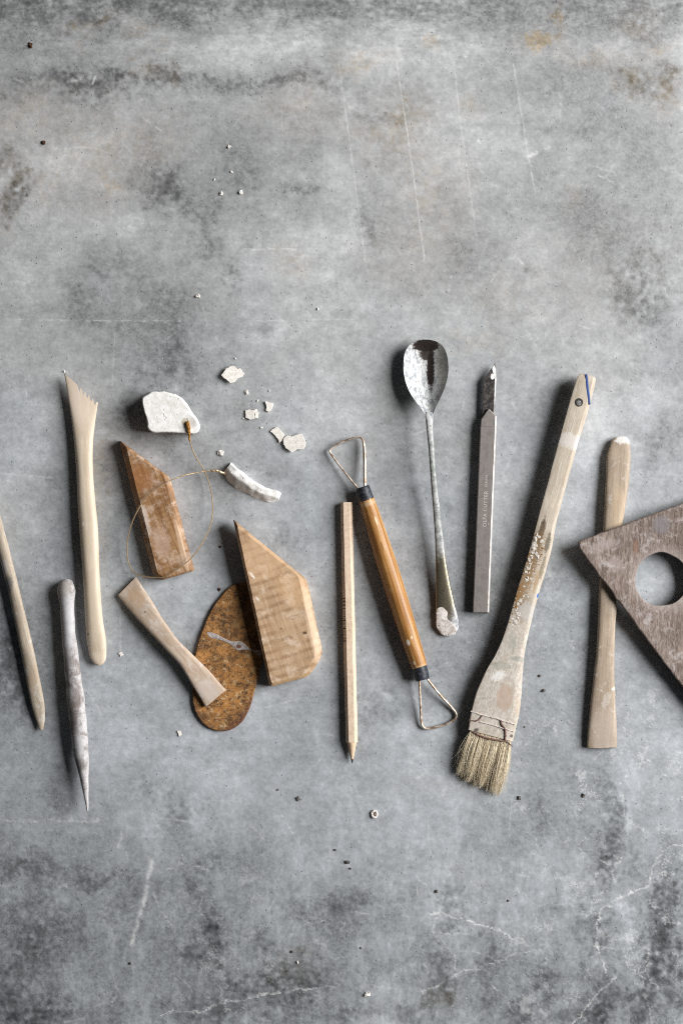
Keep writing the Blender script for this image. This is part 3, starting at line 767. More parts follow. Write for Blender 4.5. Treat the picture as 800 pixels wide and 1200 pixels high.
# plug on the toggle: shade of the drilled hole painted brown, rusty wire coming out
rust = clay('rust', og, (190, 140, 70), (120, 78, 34), .6, 1.2)
mesh_obj('drilled_hole_plug', *lump(219.5, 496.5, 26.0, 3.2, 3.0, .9, 3, .2), clay('hole_plug_shade', og, (120, 84, 48), (70, 48, 30), .6, 1.2), og, tg)
def shard():
    A = [(271, 541, 0), (281, 550.5, 0), (297.5, 564, 0), (316.5, 573.5, 0), (326, 575.5, 0), (331, 578, 1)]
    B = [(270, 543, 7), (279.5, 551.5, 14), (296, 565.5, 14), (315, 575, 11), (325, 576.5, 9), (329.5, 579, 6)]
    C = [(266, 548, 9), (272.5, 556, 14), (290, 569.5, 13), (309.5, 579.5, 10), (320, 582, 8.5), (327, 583.5, 6)]
    D = [(261, 555, 0), (269, 566, 0), (286, 577.5, 0), (307, 586, 0), (318, 588.5, 0), (326, 587.5, 0)]
    n = 44
    cols = []
    def mixp(a, b, t): return [tuple(p*(1-t)+q*t for p, q in zip(x, y)) for x, y in zip(a, b)]
    for a, b, ts in ((A, B, (0, .33, .66, .93)), (B, C, (.08, .35, .65, .92)), (C, D, (.07, .35, .65, 1)), (D, A, (.33, .66))):
        for t in ts: cols.append(catmull(mixp(a, b, t), n))
    V, K = [], len(cols)
    for i in range(n):
        for c_ in cols:
            x, y, z = c_[i]
            q = mnoise.noise_vector(Vector((x*.16, y*.16, z*.16)))*.9+mnoise.noise_vector(Vector((x*.07, y*.07, z*.07)))*1.2
            V.append(W(x+q.x, y+q.y, max(0, z+q.z)))
    F = [(i*K+k, i*K+(k+1) % K, (i+1)*K+(k+1) % K, (i+1)*K+k) for i in range(n-1) for k in range(K)]
    return V, F+[tuple(range(K)), tuple(range((n-1)*K, n*K))]
v, f = shard()
mesh_obj('toggle', v, f, mt, og, cut, smooth=40)
brass = M('brass_wire', og)
nb = brass.noise(brass.mm, .5, 4)
brass.out(brass.mix(nb, lin(196, 158, 108), lin(238, 220, 190)), .42, None, metal=.75)
BA = 21.5
path = [(219.5, 497.5, 27), (220.5, 503, 29.5), (222, 512, 25), (224.5, 524, 19), (231, 538, 14), (238, 549, 11), (244, 563, 10), (248.5, 583, 12), (249, 604, 15), (243.5, 624, 19), (233, 643, 23.5), (222, 656, 25), (208, 667, 24.5), (194, 676, 23), (180, 676.5, 18),
        (167.5, 675, 13), (157, 671, 10), (151, 660, 9.5), (149, 640, 12), (152.5, 620, 17), (161, 599, 22.5), (174, 580, 24.5), (188, 570, 24.5), (207, 560, 22), (230, 554, 17), (250, 551.5, 14), (262, 553.5, 13)]
mesh_obj('wire', *tube(path, .7, 300, 6, .35, 2), brass.m, og, cut)
mesh_obj('wire_twist', *tube([(219, 495, 27.5), (221, 500, 29.5), (221.5, 506, 28.5), (222.5, 516, 24)], lambda t: 2.3-1.2*t, 30, 8, 1.2, 5), rust.m if hasattr(rust, 'm') else rust, og, cut)
mesh_obj('wire_twist', *tube([(247, 551.8, 14.5), (254, 551.5, 14.5), (258, 553, 14), (264, 555, 12.5)], lambda t: 1.5, 30, 8, .9, 7), brass.m, og, cut)

# ------------------------------------------------------------------ small wooden knife block
def fig(amount, sc=.28):
    def f(m, g, c):
        w = m.n.new('ShaderNodeTexWave'); w.wave_type = 'BANDS'; w.bands_direction = 'X'
        m.l.new(g, w.inputs['Vector']); w.inputs['Scale'].default_value = sc*.32
        w.inputs['Distortion'].default_value = 3.5; w.inputs['Detail'].default_value = 3; w.inputs['Detail Scale'].default_value = .35
        k = m.math('MULTIPLY', m.rng(w.outputs['Fac'], .35, .9), m.rng(m.noise(m.mm, .09, 3, off=17), .3, .62))
        return m.mix(m.math('MULTIPLY', k, amount), c, m.mix(1.0, c, (.66, .58, .50, 1), 'MULTIPLY'))
    return f
og = W(188, 605)
mat = wood('block_wood', og, (186, 138, 90), (136, 90, 48), (150, 530), (205, 675), contrast=1.2, across=.55, dust=.62, dustcol=(204, 180, 160), dsc=.16, bump=.5, extra=fig(.4, .3), seed=4,
           spots=[(146, 524, 8, 10, 0, (112, 66, 28), .7), (172, 603, 4, 12, -18, (222, 208, 196), .55, .9), (176, 622, 4, 8, 0, (220, 205, 192), .5, .9), (192, 635, 10, 20, -14, (200, 172, 152), .5), (218, 655, 8, 8, 0, (215, 190, 168), .4),
                  (166, 560, 18, 14, 40, (150, 94, 48), .5), (215, 640, 3, 34, -14, (222, 190, 160), .6)])
v, f = prism([(140, 516), (199.5, 559.5), (228, 668.5), (190, 680), (179, 672)], 0, 20, [2, 3, 2.5, 3, 3], [2.5, 6.5, 2.2, 4, 6], [2.5, 4, 3, 6, 9], flat=True, seed=11)
simple('wooden_wedge', og, (v, f), mat, 'small dirty brown wooden wedge lying under the wire loop', 'wooden wedge', smooth=28)

# ------------------------------------------------------------------ oval rusty scraper with clay streak, paddle, big wooden rib
og = W(268, 770)
scr = thing('oval_scraper', og, 'oval rusty spotted metal scraper under the big wooden rib', 'scraper')
m = M('rust_plate', og)
n = m.noise(m.mm, .13, 8, .7, .4, off=2); n2 = m.noise(m.mm, .55, 6, .72, .2, off=6); n3 = m.noise(m.mm, 1.6, 4, .7, off=9)
c = m.mix(m.rng(n, .35, .65), lin(92, 56, 28), lin(176, 120, 62))
c = m.mix(m.math('MULTIPLY', m.rng(n3, .45, .7), .5), c, lin(204, 168, 112))
big = m.noise(m.mm, .055, 4, .6, off=71)
c = m.mix(m.math('MULTIPLY', m.math('MULTIPLY', m.rng(n2, .53, .62), .95), m.rng(big, .38, .6, .55, 1)), c, lin(40, 31, 25))
c = m.mix(m.math('MULTIPLY', m.rng(m.noise(m.mm, .3, 6, .7, off=14), .54, .66), .7), c, lin(204, 178, 136))
c = m.mix(m.math('MULTIPLY', m.rng(m.noise(m.mm, .15, 8, .75, .5, off=33), .5, .60), m.rng(big, .62, .42, .2, .9)), c, lin(74, 54, 36))
c = m.mix(m.math('MULTIPLY', m.rng(m.noise(m.mm, .9, 6, .7, off=44), .58, .66), .6), c, lin(150, 140, 126))
ov = m.blob(268, 769, 41.5, 89, 11, .2, .10, .4)
c = m.mix(m.math('SUBTRACT', 1.0, ov), c, lin(92, 58, 46))
c = m.mix(m.math('MULTIPLY', m.blob(292, 720, 20, 42, 14, .5, .6, .3), .45), c, lin(70, 48, 26))
rustm = m.out(c, m.rng(n2, .4, .6, .55, .85), m.bump(m.math('ADD', n2, m.math('MULTIPLY', n3, .5)), .55, .25), spec=.35)
C_ = [(286, 681.5), (272.8, 685.5), (260.5, 696.5), (248.5, 713.5), (239.5, 733), (231.6, 754.5), (227, 779), (225.6, 800), (226.2, 823), (231, 839), (241, 851), (255, 857), (271, 855), (285, 844.5), (292.5, 830), (299.5, 805), (306, 779), (309.5, 750), (309, 720), (304, 697), (296, 685)]
C = [tuple(p) for p in catmull(C_+[C_[0]], 47)[:-1]]
mesh_obj('blade', *prism(C, 0, 5, 3, 1.4, 1.6, seed=14, wob=.5, step=2.5), rustm, og, scr, smooth=30)
smear = clay('grey_smear', og, (190, 184, 182), (148, 138, 134), .6, .8, spots=[(280, 757, 3, 2.2, 0, (110, 70, 44), .9)])
v, f = loft(axial([(243, 742, 1.2, 5.0, .3), (248, 744.5, 3.0, 5.0, .5), (256, 747.5, 2.4, 5.0, .6), (266, 751, 1.8, 5.0, .6), (273, 754, 3.2, 5.0, .7), (280, 757, 5.6, 5.0, .7), (286, 758.5, 3.2, 5.0, .7), (292, 761, 1.2, 5.0, .6), (298, 763, 1.3, 5.0, .6), (303, 765, 3.0, 5.0, .7), (306, 768, 2.0, 5.0, .6)]), 70, 12, 2.0, wob=1.1, seed=15)
mesh_obj('clay_streak', v, f, smear, og, scr)

og = W(200, 755)
mat = wood('paddle_wood', og, (214, 192, 170), (182, 154, 128), (150, 690), (255, 820), contrast=.9, dust=.5, dustcol=(214, 206, 200), bump=.3, pores=.3, seed=6,
           spots=[(245, 808, 14, 10, 45, (205, 192, 184), .55), (162, 700, 12, 8, 45, (196, 162, 130), .5), (172, 716, 1, 1.4, 0, (120, 90, 70), .7)])
v, f = loft([(138.4, 697.6, 160, 675.6, 4.2, 3.4), (149, 711.5, 167.5, 688, 6, 5), (161, 725.5, 177.5, 703, 8, 6.2), (175, 740.5, 189, 722, 9.5, 7), (187.5, 754, 199, 737, 10.5, 7.4), (199, 767, 209, 750, 11, 7.4), (211, 779.5, 219.5, 760.5, 11, 7), (221.5, 796.5, 233.5, 774.5, 10.5, 5.6), (231.3, 812.5, 250, 791, 9.8, 4.2), (241, 828.6, 264.8, 808.4, 9, 3.2)], 70, 32, 4.0, wob=.6, seed=16)
simple('wooden_paddle', og, (v, f), mat, 'small bow-tie shaped pale wooden paddle leaning on the rusty oval scraper', 'paddle', smooth=35)

og = W(330, 710)
mat = wood('rib_wood', og, (202, 168, 130), (170, 132, 94), (280, 620), (345, 800), contrast=1.0, across=.45, along=.03, dust=.48, dustcol=(216, 196, 176), dsc=.1, bump=.35, extra=fig(.8, .17), seed=7,
           spots=[(297, 673, 1.4, 5, -40, (240, 232, 222), .95, .3), (303, 700, 1.2, 3, -40, (230, 218, 205), .7), (275, 616, 5, 9, 0, (90, 56, 30), .8), (357.5, 740, 2.2, 1.6, 0, (66, 44, 30), .85, .4), (330, 735, 1.4, 1.2, 0, (100, 70, 48), .7),
                  (310, 650, 26, 30, 50, (206, 170, 134), .5), (345, 690, 24, 16, 40, (208, 170, 128), .4), (366, 735, 5, 50, -11, (226, 198, 168), .55), (345, 798, 34, 6, -14, (216, 176, 126), .6), (300, 730, 3, 110, -14, (120, 78, 44), .0)])
v, f = prism([(273, 608.5), (359.5, 679), (378.5, 766), (363, 792.5), (315.6, 805)], 0, 20, [1.5, 4, 8, 9, 3], [3.5, 9, 7, 3.5, 3.2], [4, 5, 6, 6, 8], zf=lambda x, y: max(0, min(6.5, (345-x)*.10+(700-y)*.0)), flat=True, seed=21)
simple('wooden_rib', og, (v, f), mat, 'big wooden rib with pointed top and banded grain, resting on the oval scraper', 'wooden rib', smooth=28)

# ------------------------------------------------------------------ pencil
og = W(409, 740)
pen = thing('pencil', og, 'natural wood hexagonal pencil lying upright beside the loop tool', 'pencil')
def pencil_body():
    a, b = np.array([405.6, 588.5]), np.array([412.0, 870.0])
    d = (b-a)/np.linalg.norm(b-a); p = np.array([d[1], -d[0]])   # to the right on the photo
    R = 7.0; zc = R*math.cos(math.radians(30))
    def ring(c, r, zc2, K=6, rot=0):
        out = []
        for k in range(K):
            an = 2*math.pi*k/K+rot
            q = c+p*math.cos(an)*r
            out.append(W(q[0], q[1], zc2+math.sin(an)*r))
        return out
    rr = [(a+d*.0, R*.93), (a+d*.6, R), (b, R)]
    verts, faces = [], []
    for c, r in rr: verts += ring(c, r, zc)
    for j in range(2):
        for k in range(6): faces.append((j*6+k, j*6+(k+1) % 6, (j+1)*6+(k+1) % 6, (j+1)*6+k))
    faces.append(tuple(range(6))); faces.append(tuple(range(12, 18)))
    tip = b+d*24
    def cone(t0, t1, r0, r1, K=24):
        v, f = [], []
        for t, r in ((t0, r0), (t1, r1)):
            v += ring(b+(tip-b)*t, r, zc-(t*1.2), K)
        for k in range(K): f.append((k, (k+1) % K, K+(k+1) % K, K+k))
        f += [tuple(range(K)), tuple(range(K, 2*K))]
        return v, f
    return (verts, faces), cone(-.05, .82, 6.0, 1.5), cone(.82, 1.03, 1.5, .35), a, b, d, p, R, zc
pb, pc, pl, pa, pbb, pd, pp, PR, pz = pencil_body()
mat = wood('pencil_cedar', og, (226, 200, 174), (206, 176, 146), (405, 588), (412, 870), contrast=.8, across=1.2, pores=.25, bump=.12, rough=.55, seed=8)
bd = mesh_obj('barrel', *pb, mat, og, pen, smooth=15)
mesh_obj('sharpened_cone', *pc, wood('pencil_cone_wood', og, (226, 196, 164), (200, 164, 126), (405, 588), (412, 870), contrast=1.0, across=1.5, bump=.15, seed=9), og, pen, smooth=40)
gm = M('graphite', og); gm.out(lin(48, 46, 48), .4)
mesh_obj('graphite_tip', *pl, gm.m, og, pen, smooth=40)
def pencil_print():
    r = random.Random(5)
    vs, fs = [], []
    an0 = math.radians(180-30)          # middle of the upper left face
    nrm = np.array([math.cos(an0), math.sin(an0)])
    tan = np.array([-math.sin(an0), math.cos(an0)])
    def quad(y0, y1, u0, u1):
        base = len(vs)
        for yy, u in ((y0, u0), (y1, u0), (y1, u1), (y0, u1)):
            c = pa+pd*(yy-588.5)
            o = nrm*(pz+.06)+tan*u*(PR/2)
            q = c+pp*o[0]
            vs.append(W(q[0], q[1], pz+o[1]))
        fs.append((base, base+1, base+2, base+3))
    y = 614
    while y < 752:
        if 616 < y < 700:
            if r.random() < .22: y += r.uniform(1.5, 4); continue
            h = r.uniform(.35, .7)
            quad(y, y+h, -.35+r.uniform(0, .2), .1+r.uniform(0, .35)); y += h+r.uniform(.5, 1.1)
        elif y < 616:
            quad(y, y+1.4, -.3, .3); y += 5
        else:
            h = r.choice((.4, .5, .9, 1.5))
            quad(y, y+h, -.85, .85); y += h+r.choice((.7, 1.0, 1.6, 2.6))
    return vs, fs
ink = M('pencil_ink', og); ink.out(lin(52, 36, 26), .6)
mesh_obj('printing', *pencil_print(), ink.m, og, bd, smooth=0)

# ------------------------------------------------------------------ loop tool
og = W(460, 690)
lt = thing('loop_tool', og, 'double-ended wire loop tool with amber varnished handle and black ferrules', 'loop tool')
a, b = (429, 584), (491.3, 782)
def lerp(t): return (a[0]+(b[0]-a[0])*t, a[1]+(b[1]-a[1])*t)
ax = []
for t, hw, z in ((0, 8.6, 12.5), (.04, 9.3, 12.5), (.15, 10.2, 13), (.35, 11.4, 13), (.55, 11.6, 13), (.75, 11.0, 13), (.93, 9.9, 12.5), (.985, 9.3, 12.5), (1, 8.8, 12.5)):
    x, y = lerp(t); ax.append((x, y, hw, z, hw))
def streaks(m, g, c):
    v = m.vmath('MULTIPLY', g, (.006, .8, .8))
    s = m.noise(v, 1.0, 2, .5, off=7)
    c = m.mix(m.math('MULTIPLY', m.rng(s, .50, .62), .55), c, lin(124, 72, 26))
    return m.mix(m.math('MULTIPLY', m.rng(s, .46, .36), .45), c, lin(222, 182, 120))
mat = wood('amber_varnish', og, (208, 150, 78), (156, 96, 38), a, b, contrast=1.1, across=.8, along=.012, pores=.3, rough=.45, bump=.35, coat=.12, dust=.08, dustcol=(214, 184, 142), extra=streaks, seed=10,
           spots=[(477, 751, 1.8, 3.2, -17, (236, 228, 215), .9, .7), (481, 745, 1.2, 2, 0, (230, 215, 195), .6), (440, 610, 1.4, 5, -17, (226, 200, 160), .6), (484, 775, 1.6, 2, 0, (240, 226, 200), .6), (447, 640, 1, 6, -17, (90, 50, 20), .5), (431, 590, 10, 3, -17, (200, 172, 140), .55), (491, 780, 10, 3, -17, (200, 172, 140), .4)])
mesh_obj('handle', *loft(axial(ax), 70, 12, 2.05, wob=.25, seed=23), mat, og, lt, smooth=50)
tape = M('black_tape', og)
tn_ = tape.noise(tape.mm, .6, 5, .6)
tape.out(tape.mix(tape.rng(tn_, .4, .7), lin(26, 29, 36), lin(66, 72, 82)), .5, tape.bump(tn_, .4, .3))
mesh_obj('ferrule', *loft(axial([(424.6, 570.5, 7.9, 12.5, 7.9), (425.2, 572.2, 8.5, 12.5, 8.5), (429.3, 585.0, 8.9, 12.5, 8.9), (429.8, 586.6, 8.4, 12.5, 8.4)]), 18, 24, 2.0, wob=.6, seed=24), tape.m, og, lt, smooth=50)
mesh_obj('ferrule', *loft(axial([(490.5, 780.8, 8.4, 12.5, 8.4), (491.2, 782.6, 8.9, 12.5, 8.9), (494.5, 795, 8.2, 12.5, 8.2), (495, 797, 7.6, 12.5, 7.6)]), 18, 24, 2.0, wob=.6, seed=25), tape.m, og, lt, smooth=50)
wl = M('loop_wire', og)
nw = wl.noise(wl.mm, .22, 4, .7)
wl.out(wl.mix(wl.rng(nw, .4, .6), lin(150, 124, 100), lin(222, 206, 190)), .45, wl.bump(nw, .5, .3), metal=.45)
def rtop(t): return 1.15+(.75 if t > .62 else 0)*min(1, max(0, (t-.62)*12))
mesh_obj('wire_loop', *tube([(420, 573, 12), (405, 555, 9), (388.5, 533, 5.5), (386.3, 528, 5), (390, 524, 5), (404, 516.5, 5.5), (419.5, 512.6, 6.5), (424, 514, 7), (426.3, 521, 7.5), (427, 536, 8.5), (427.2, 556, 11), (427.5, 573, 12.5)], rtop, 130, 8, .12, 3, fr=(1, 1.7)), wl.m, og, lt)
mesh_obj('wire_loop', *tube([(491, 794, 12), (491.8, 812, 10), (492.8, 835, 5.5), (494, 849, 3.5), (498.5, 853.6, 3.2), (513, 851.5, 3.2), (526, 847, 3.2), (533.5, 841.5, 3.2), (534, 836, 3.4), (527, 827, 4.5), (515, 814, 7.5), (501.5, 797, 11.5), (500, 794.5, 12)], lambda t: 1.45, 130, 8, .12, 4, fr=(1, 1.3)), wl.m, og, lt)

# ------------------------------------------------------------------ spoon
og = W(508, 570)
sp = thing('spoon', og, 'metal spoon splashed with pale dried slip, bowl facing up', 'spoon')
def spoon_mat(name):
    m = M(name, og)
    n = m.noise(m.mm, .35, 7, .68, .3, off=3); n2 = m.noise(m.mm, 1.3, 5, .65, off=5); n3 = m.noise(m.vmath('MULTIPLY', m.mm, (.9, .45, .6)), .45, 5, .65, off=9)
    bare = m.blob(498, 406, 15, 7.5, 0, .55, .2, .55)
    drip = m.blob(504, 432, 4.2, 24, 0, .6, .2, .55, off=2)
    drip2 = m.blob(499, 415, 9, 7, 0, .6, .2, .6, off=3)
    bare = m.math('MAXIMUM', m.math('MAXIMUM', bare, drip), m.math('MULTIPLY', drip2, .9))
    bare = m.math('MAXIMUM', bare, m.math('MULTIPLY', m.blob(515, 462, 3, 14, 22, .7, .3, .5, off=5), .7))
    hand = m.blob(517, 690, 20, 42, 0, .35, .3, .5)
    bare = m.math('MAXIMUM', bare, hand)
    bare = m.math('MAXIMUM', bare, m.math('MULTIPLY', m.rng(n, .62, .7), .6))
    coat = m.mix(m.rng(n2, .35, .65), lin(186, 188, 190), lin(222, 221, 218))
    coat = m.mix(m.math('MULTIPLY', m.rng(n3, .47, .6), .7), coat, lin(112, 118, 128))
    coat = m.mix(m.math('MULTIPLY', m.rng(m.noise(m.mm, .8, 6, .7, off=19), .57, .64), .7), coat, lin(70, 70, 74))
    coat = m.mix(m.math('MULTIPLY', m.blob(517, 428, 7, 30, -8, .5, .35, .4), .55), coat, lin(196, 192, 178))
    coat = m.mix(m.math('MULTIPLY', m.blob(505, 549, 6, 10, 0, .6, .4, .6), .6), coat, lin(120, 148, 128))
    coat = m.mix(m.math('MULTIPLY', m.blob(508, 585, 13, 92, 0, .3, .3, .3), .75), coat, m.mix(m.rng(n, .4, .6), lin(112, 114, 110), lin(176, 177, 174)))
    mc = m.mix(hand, lin(104, 92, 88), lin(146, 138, 118))
    mc = m.mix(m.math('MULTIPLY', m.rng(n2, .5, .62), .5), mc, lin(60, 54, 46))
    c = m.mix(bare, coat, mc)
    met = m.math('MULTIPLY_ADD', bare, .85, .02)
    rg = m.math('MULTIPLY_ADD', bare, -.24, .6)
    return m.out(c, rg, m.bump(m.math('ADD', n, m.math('MULTIPLY', n2, .4)), .35, .25), metal=met, spec=.5)
sm = spoon_mat('spoon_metal')
BO = [(497, 397.8), (505, 398.4), (512, 400.6), (518, 405), (522.5, 413), (524.6, 423), (525, 436), (523, 447), (519.5, 458), (514.5, 469), (510, 478), (507, 485), (502.5, 488.5), (498, 485), (493, 478.5), (486.5, 470), (480, 460), (475.5, 449), (473, 438), (472.6, 426), (474, 414), (478.5, 405.5), (485, 400.2), (491, 398.2)]
def bowl():
    P = catmull(BO+[BO[0]], 73)[:-1]
    c = np.array([499, 431.0])
    N = len(P); R = 14
    verts, faces = [], []
    def zrim(y): return 16.5+8.5*np.clip((y-432)/55, 0, 1)**1.5 - 1.5*np.clip((432-y)/35, 0, 1)
    def zz(p, r):
        zr = zrim(p[1])
        return zr-(zr-2.0)*(1-r**2.3)**.95
    for side in (0, 1):
        for j in range(R+1):
            r = j/R
            for i in range(N):
                q = c+(P[i]-c)*r
                zr = zrim(P[i][1]); z0 = 2.2 if side == 0 else .4
                depth = (1-r**2.1)
                z = zr-(zr-z0)*depth-(1.6*(side)*(1 if r > .98 else 1))*(1 if side else 0)*(r**2)
                if r > .999 and side: q = c+(P[i]-c)*.995
                verts.append(W(q[0], q[1], z))
    o = (R+1)*N
    for s_ in (0, o):
        for j in range(R):
            for i in range(N):
                i2 = (i+1) % N
                faces.append((s_+j*N+i, s_+j*N+i2, s_+(j+1)*N+i2, s_+(j+1)*N+i))
    for i in range(N):
        i2 = (i+1) % N
        faces.append((R*N+i, R*N+i2, o+R*N+i2, o+R*N+i))
    return verts, faces
mesh_obj('bowl', *bowl(), sm, og, sp, smooth=60)
rimv = [(x, y, 20.2+5.5*max(0, (y-432)/55)**1.5-2.0*max(0, (432-y)/35)) for x, y in BO+[BO[0]]]
hst = [hs(483, 499.5, 505.8, 23.8, .7), hs(486.5, 498, 507.6, 24.8, 1.6), hs(493, 498.6, 507, 26, 2.9), hs(505, 499.5, 507, 27, 3.4), hs(525, 501.6, 508.4, 26.5, 3.4), hs(545, 503.2, 509.8, 25, 3.4), hs(570, 505, 512, 22.5, 3.4), hs(595, 507, 515, 19.5, 3.2),
       hs(620, 508.8, 517.6, 16, 3.0), hs(650, 509.8, 521.5, 12.5, 2.8), hs(680, 510.3, 526.5, 9, 2.6), hs(705, 510.3, 531.6, 6.5, 2.5), hs(722, 510.2, 535.6, 5, 2.4), hs(732, 510.8, 537, 4.2, 2.3)]
mesh_obj('handle', *loft(hst, 80, 20, 2.4, wob=.3, seed=31, endr=(0, 12.5)), sm, og, sp, smooth=50)
slip = clay('dry_slip', og, (222, 217, 212), (176, 168, 162), .9, .35, .9)
v, f = loft([hs(714, 512.5, 522, 7.0, .9), hs(719, 511.5, 525.5, 6.8, 1.3), hs(725, 511.5, 525, 6.4, 1.4), hs(730, 510.5, 530, 6.0, 1.6), hs(736, 511, 536, 5.4, 1.8), hs(742, 514.5, 534, 5.0, 1.9)], 44, 30, 2.2, wob=2.4, seed=33, endr=(2, 4))
mesh_obj('dried_slip', v, f, slip, og, sp, smooth=50)

# ------------------------------------------------------------------ cutter knife
og = W(567, 590)
kn = thing('cutter_knife', og, 'flat steel cutter knife with dark pointed blade and engraved maker name', 'craft knife')
m = M('brushed_steel', og)
g = m.rot(m.mm, -axis_angle((572, 488), (563, 718)))
n = m.noise(m.vmath('MULTIPLY', g, (.05, 3.0, 3.0)), 1, 4, .6); n2 = m.noise(m.mm, .25, 6, .65, off=4)
c = m.mix(n, lin(124, 117, 113), lin(170, 163, 159))
c = m.mix(m.math('MULTIPLY', m.rng(n2, .5, .72), .5), c, lin(96, 84, 78))
steel = m.out(c, m.rng(n2, .3, .7, .36, .52), m.bump(n, .12, .1), metal=.55, spec=.5)
def side(y):    # left, right edge of the body
    t = (y-488)/230
    return 562.6+(553.4-562.6)*t, 582+(572.8-582)*t
def xs_at(y): return side(y)
l0, r0 = side(499.4); l1, r1 = side(718)
kb = mesh_obj('handle', *prism([(l0, 499.4), (r0, 499.4), (r1, 718), (l1, 718)], 0, 12, .6, [.6, 2.0, .8, 1.2], [.6, 1.15, .8, .8], wob=.05, seed=41, flat=True), steel, og, kn, smooth=25)
l2, r2 = side(498.8)
mesh_obj('blade_clamp', *prism([(563, 491.5), (571.6, 479), (573.5, 479.4), (581.6, 488), (r2-.3, 500.4), (l2+.3, 500.4)], 0, 11.6, .5, [1, .5, 1, 1.6, .5, 1], .8, wob=.05, seed=42, flat=True), steel, og, kn, smooth=25)
m = M('blade_steel', og)
n2 = m.noise(m.mm, .5, 6, .7, off=4)
c = m.mix(m.rng(n2, .4, .65), lin(56, 52, 51), lin(104, 98, 96))
edge = m.blob(585.2, 455, 6.0, 60, 1, .08, .12, .5)
c = m.mix(m.math('MULTIPLY', edge, .85), c, lin(170, 168, 166))
wp = m.math('MAXIMUM', m.blob(577.5, 434, 1.7, 8, -8, .5, .2, .8), m.blob(576, 442, 2.4, 3.2, 0, .6, .2, .8))
c = m.mix(wp, c, lin(236, 236, 234))
bl = m.out(c, .42, m.bump(n2, .3, .2), metal=m.math('MULTIPLY_ADD', wp, -.5, .5), spec=.5)
mesh_obj('blade', *prism([(580.6, 424), (581, 445), (579.2, 484), (564.2, 490), (565.2, 466), (565.9, 445)], 6.2, 1.8, .2, [1.0, 1.6, .2, .3, .3, .5], .9, wob=.12, seed=43, flat=True), bl, og, kn, smooth=20)
mesh_obj('blade_rivet', *lump(577.8, 481, 8, 1.5, 1.5, 1.2, 4, .2), steel, og, kn)
def lettering(text, p0, p1, h, parent, mat, zpx, name='lettering'):
    """flat engraved letters from pixel p0 (start) towards p1, cap height h pixels"""
    cu = bpy.data.curves.new(name, 'FONT'); cu.body = text; cu.size = 1.0; cu.space_character = 1.12
    o = bpy.data.objects.new(name, cu); COL.objects.link(o)
    dg = bpy.context.evaluated_depsgraph_get()
    me = bpy.data.meshes.new_from_object(o.evaluated_get(dg))
    bpy.data.objects.remove(o); 
    co = np.array([v.co[:] for v in me.vertices]); 
    co[:, 0] -= co[:, 0].min(); co[:, 1] -= co[:, 1].min()
    ln = math.dist(p0, p1)
    kx = ln/co[:, 0].max(); ky = h/co[:, 1].max()
    d = np.array([p1[0]-p0[0], p1[1]-p0[1]])/ln
    up = np.array([d[1], -d[0]])            # letters stand to the left of the reading direction
    for v, q in zip(me.vertices, co):
        x, y = np.array(p0)+d*q[0]*kx+up*q[1]*ky
        v.co = W(x, y, zpx)-og
    for p in me.polygons: p.use_smooth = False
    me.materials.clear(); me.materials.append(mat)
    ob = bpy.data.objects.new(name, me); COL.objects.link(ob); ob.parent = parent
    return ob
eng = M('engraving', og); eng.out(lin(196, 188, 182), .5, metal=.2)
lettering('OLFA CUTTER', (569.3, 617.2), (571.2, 575.5), 4.3, kb, eng.m, 12.05)
lettering('JAPAN', (570.8, 571.2), (571.5, 557.2), 2.9, kb, eng.m, 12.05)
mesh_obj('white_fleck', *lump(571.7, 614.2, 12, .9, .9, .4, 9, .3, 1), slip, og, kb)

# ------------------------------------------------------------------ flat brush
og = W(620, 690)
br = thing('flat_brush', og, 'worn wide flat brush with clay-crusted pale wooden handle and tan bristles', 'brush')
BRS = [(677.6, 439.6, 697.3, 444.4, 16, 7), (676, 441.5, 697, 447, 16, 7.8), (667.3, 470, 690.2, 476, 16, 8), (651.4, 528, 673, 533, 15.5, 8), (629.5, 610, 651, 615, 15, 8), (620.4, 643, 644.8, 648, 14.5, 8), (603.3, 700, 627.6, 707, 13.5, 8), (591.4, 740, 618, 746, 13, 8),
       (580.5, 766, 613.8, 770, 12.5, 8), (568.4, 787, 611.6, 792, 12, 8), (558.4, 810, 610.4, 815, 11.5, 8), (552.2, 832, 607.5, 838.5, 11, 7.6), (548, 855, 600.6, 869, 10.5, 6.6)]
def ferr(m, g, c):
    # greyish clay film over the lower half and brown gunk along the left edge
    film = m.math('MULTIPLY', m.blob(588, 790, 50, 80, 15, .35, .4, .25), .75)
    n = m.noise(m.mm, .5, 7, .7, off=3)
    c = m.mix(film, c, m.mix(m.rng(n, .4, .65), lin(176, 166, 154), lin(206, 201, 194)))
    st_ = m.noise(m.vmath('MULTIPLY', g, (.10, 1.1, 1.1)), 1.0, 6, .7, .8, off=61)
    c = m.mix(m.math('MULTIPLY', m.rng(st_, .52, .60), .55), c, lin(214, 208, 200))
    c = m.mix(m.math('MULTIPLY', m.rng(st_, .44, .36), m.math('MULTIPLY', film, .6)), c, lin(132, 116, 98))
    ln_ = m.noise(m.mm, .55, 3, .6, 2.5, off=81)
    hair_ = m.math('MULTIPLY', m.rng(m.math('ABSOLUTE', m.math('SUBTRACT', ln_, .5)), .0, .014, 1, 0), m.rng(m.noise(m.mm, .12, 2, off=5), .48, .6))
    return m.mix(m.math('MULTIPLY', hair_, m.math('MULTIPLY', film, .75)), c, lin(104, 92, 80))
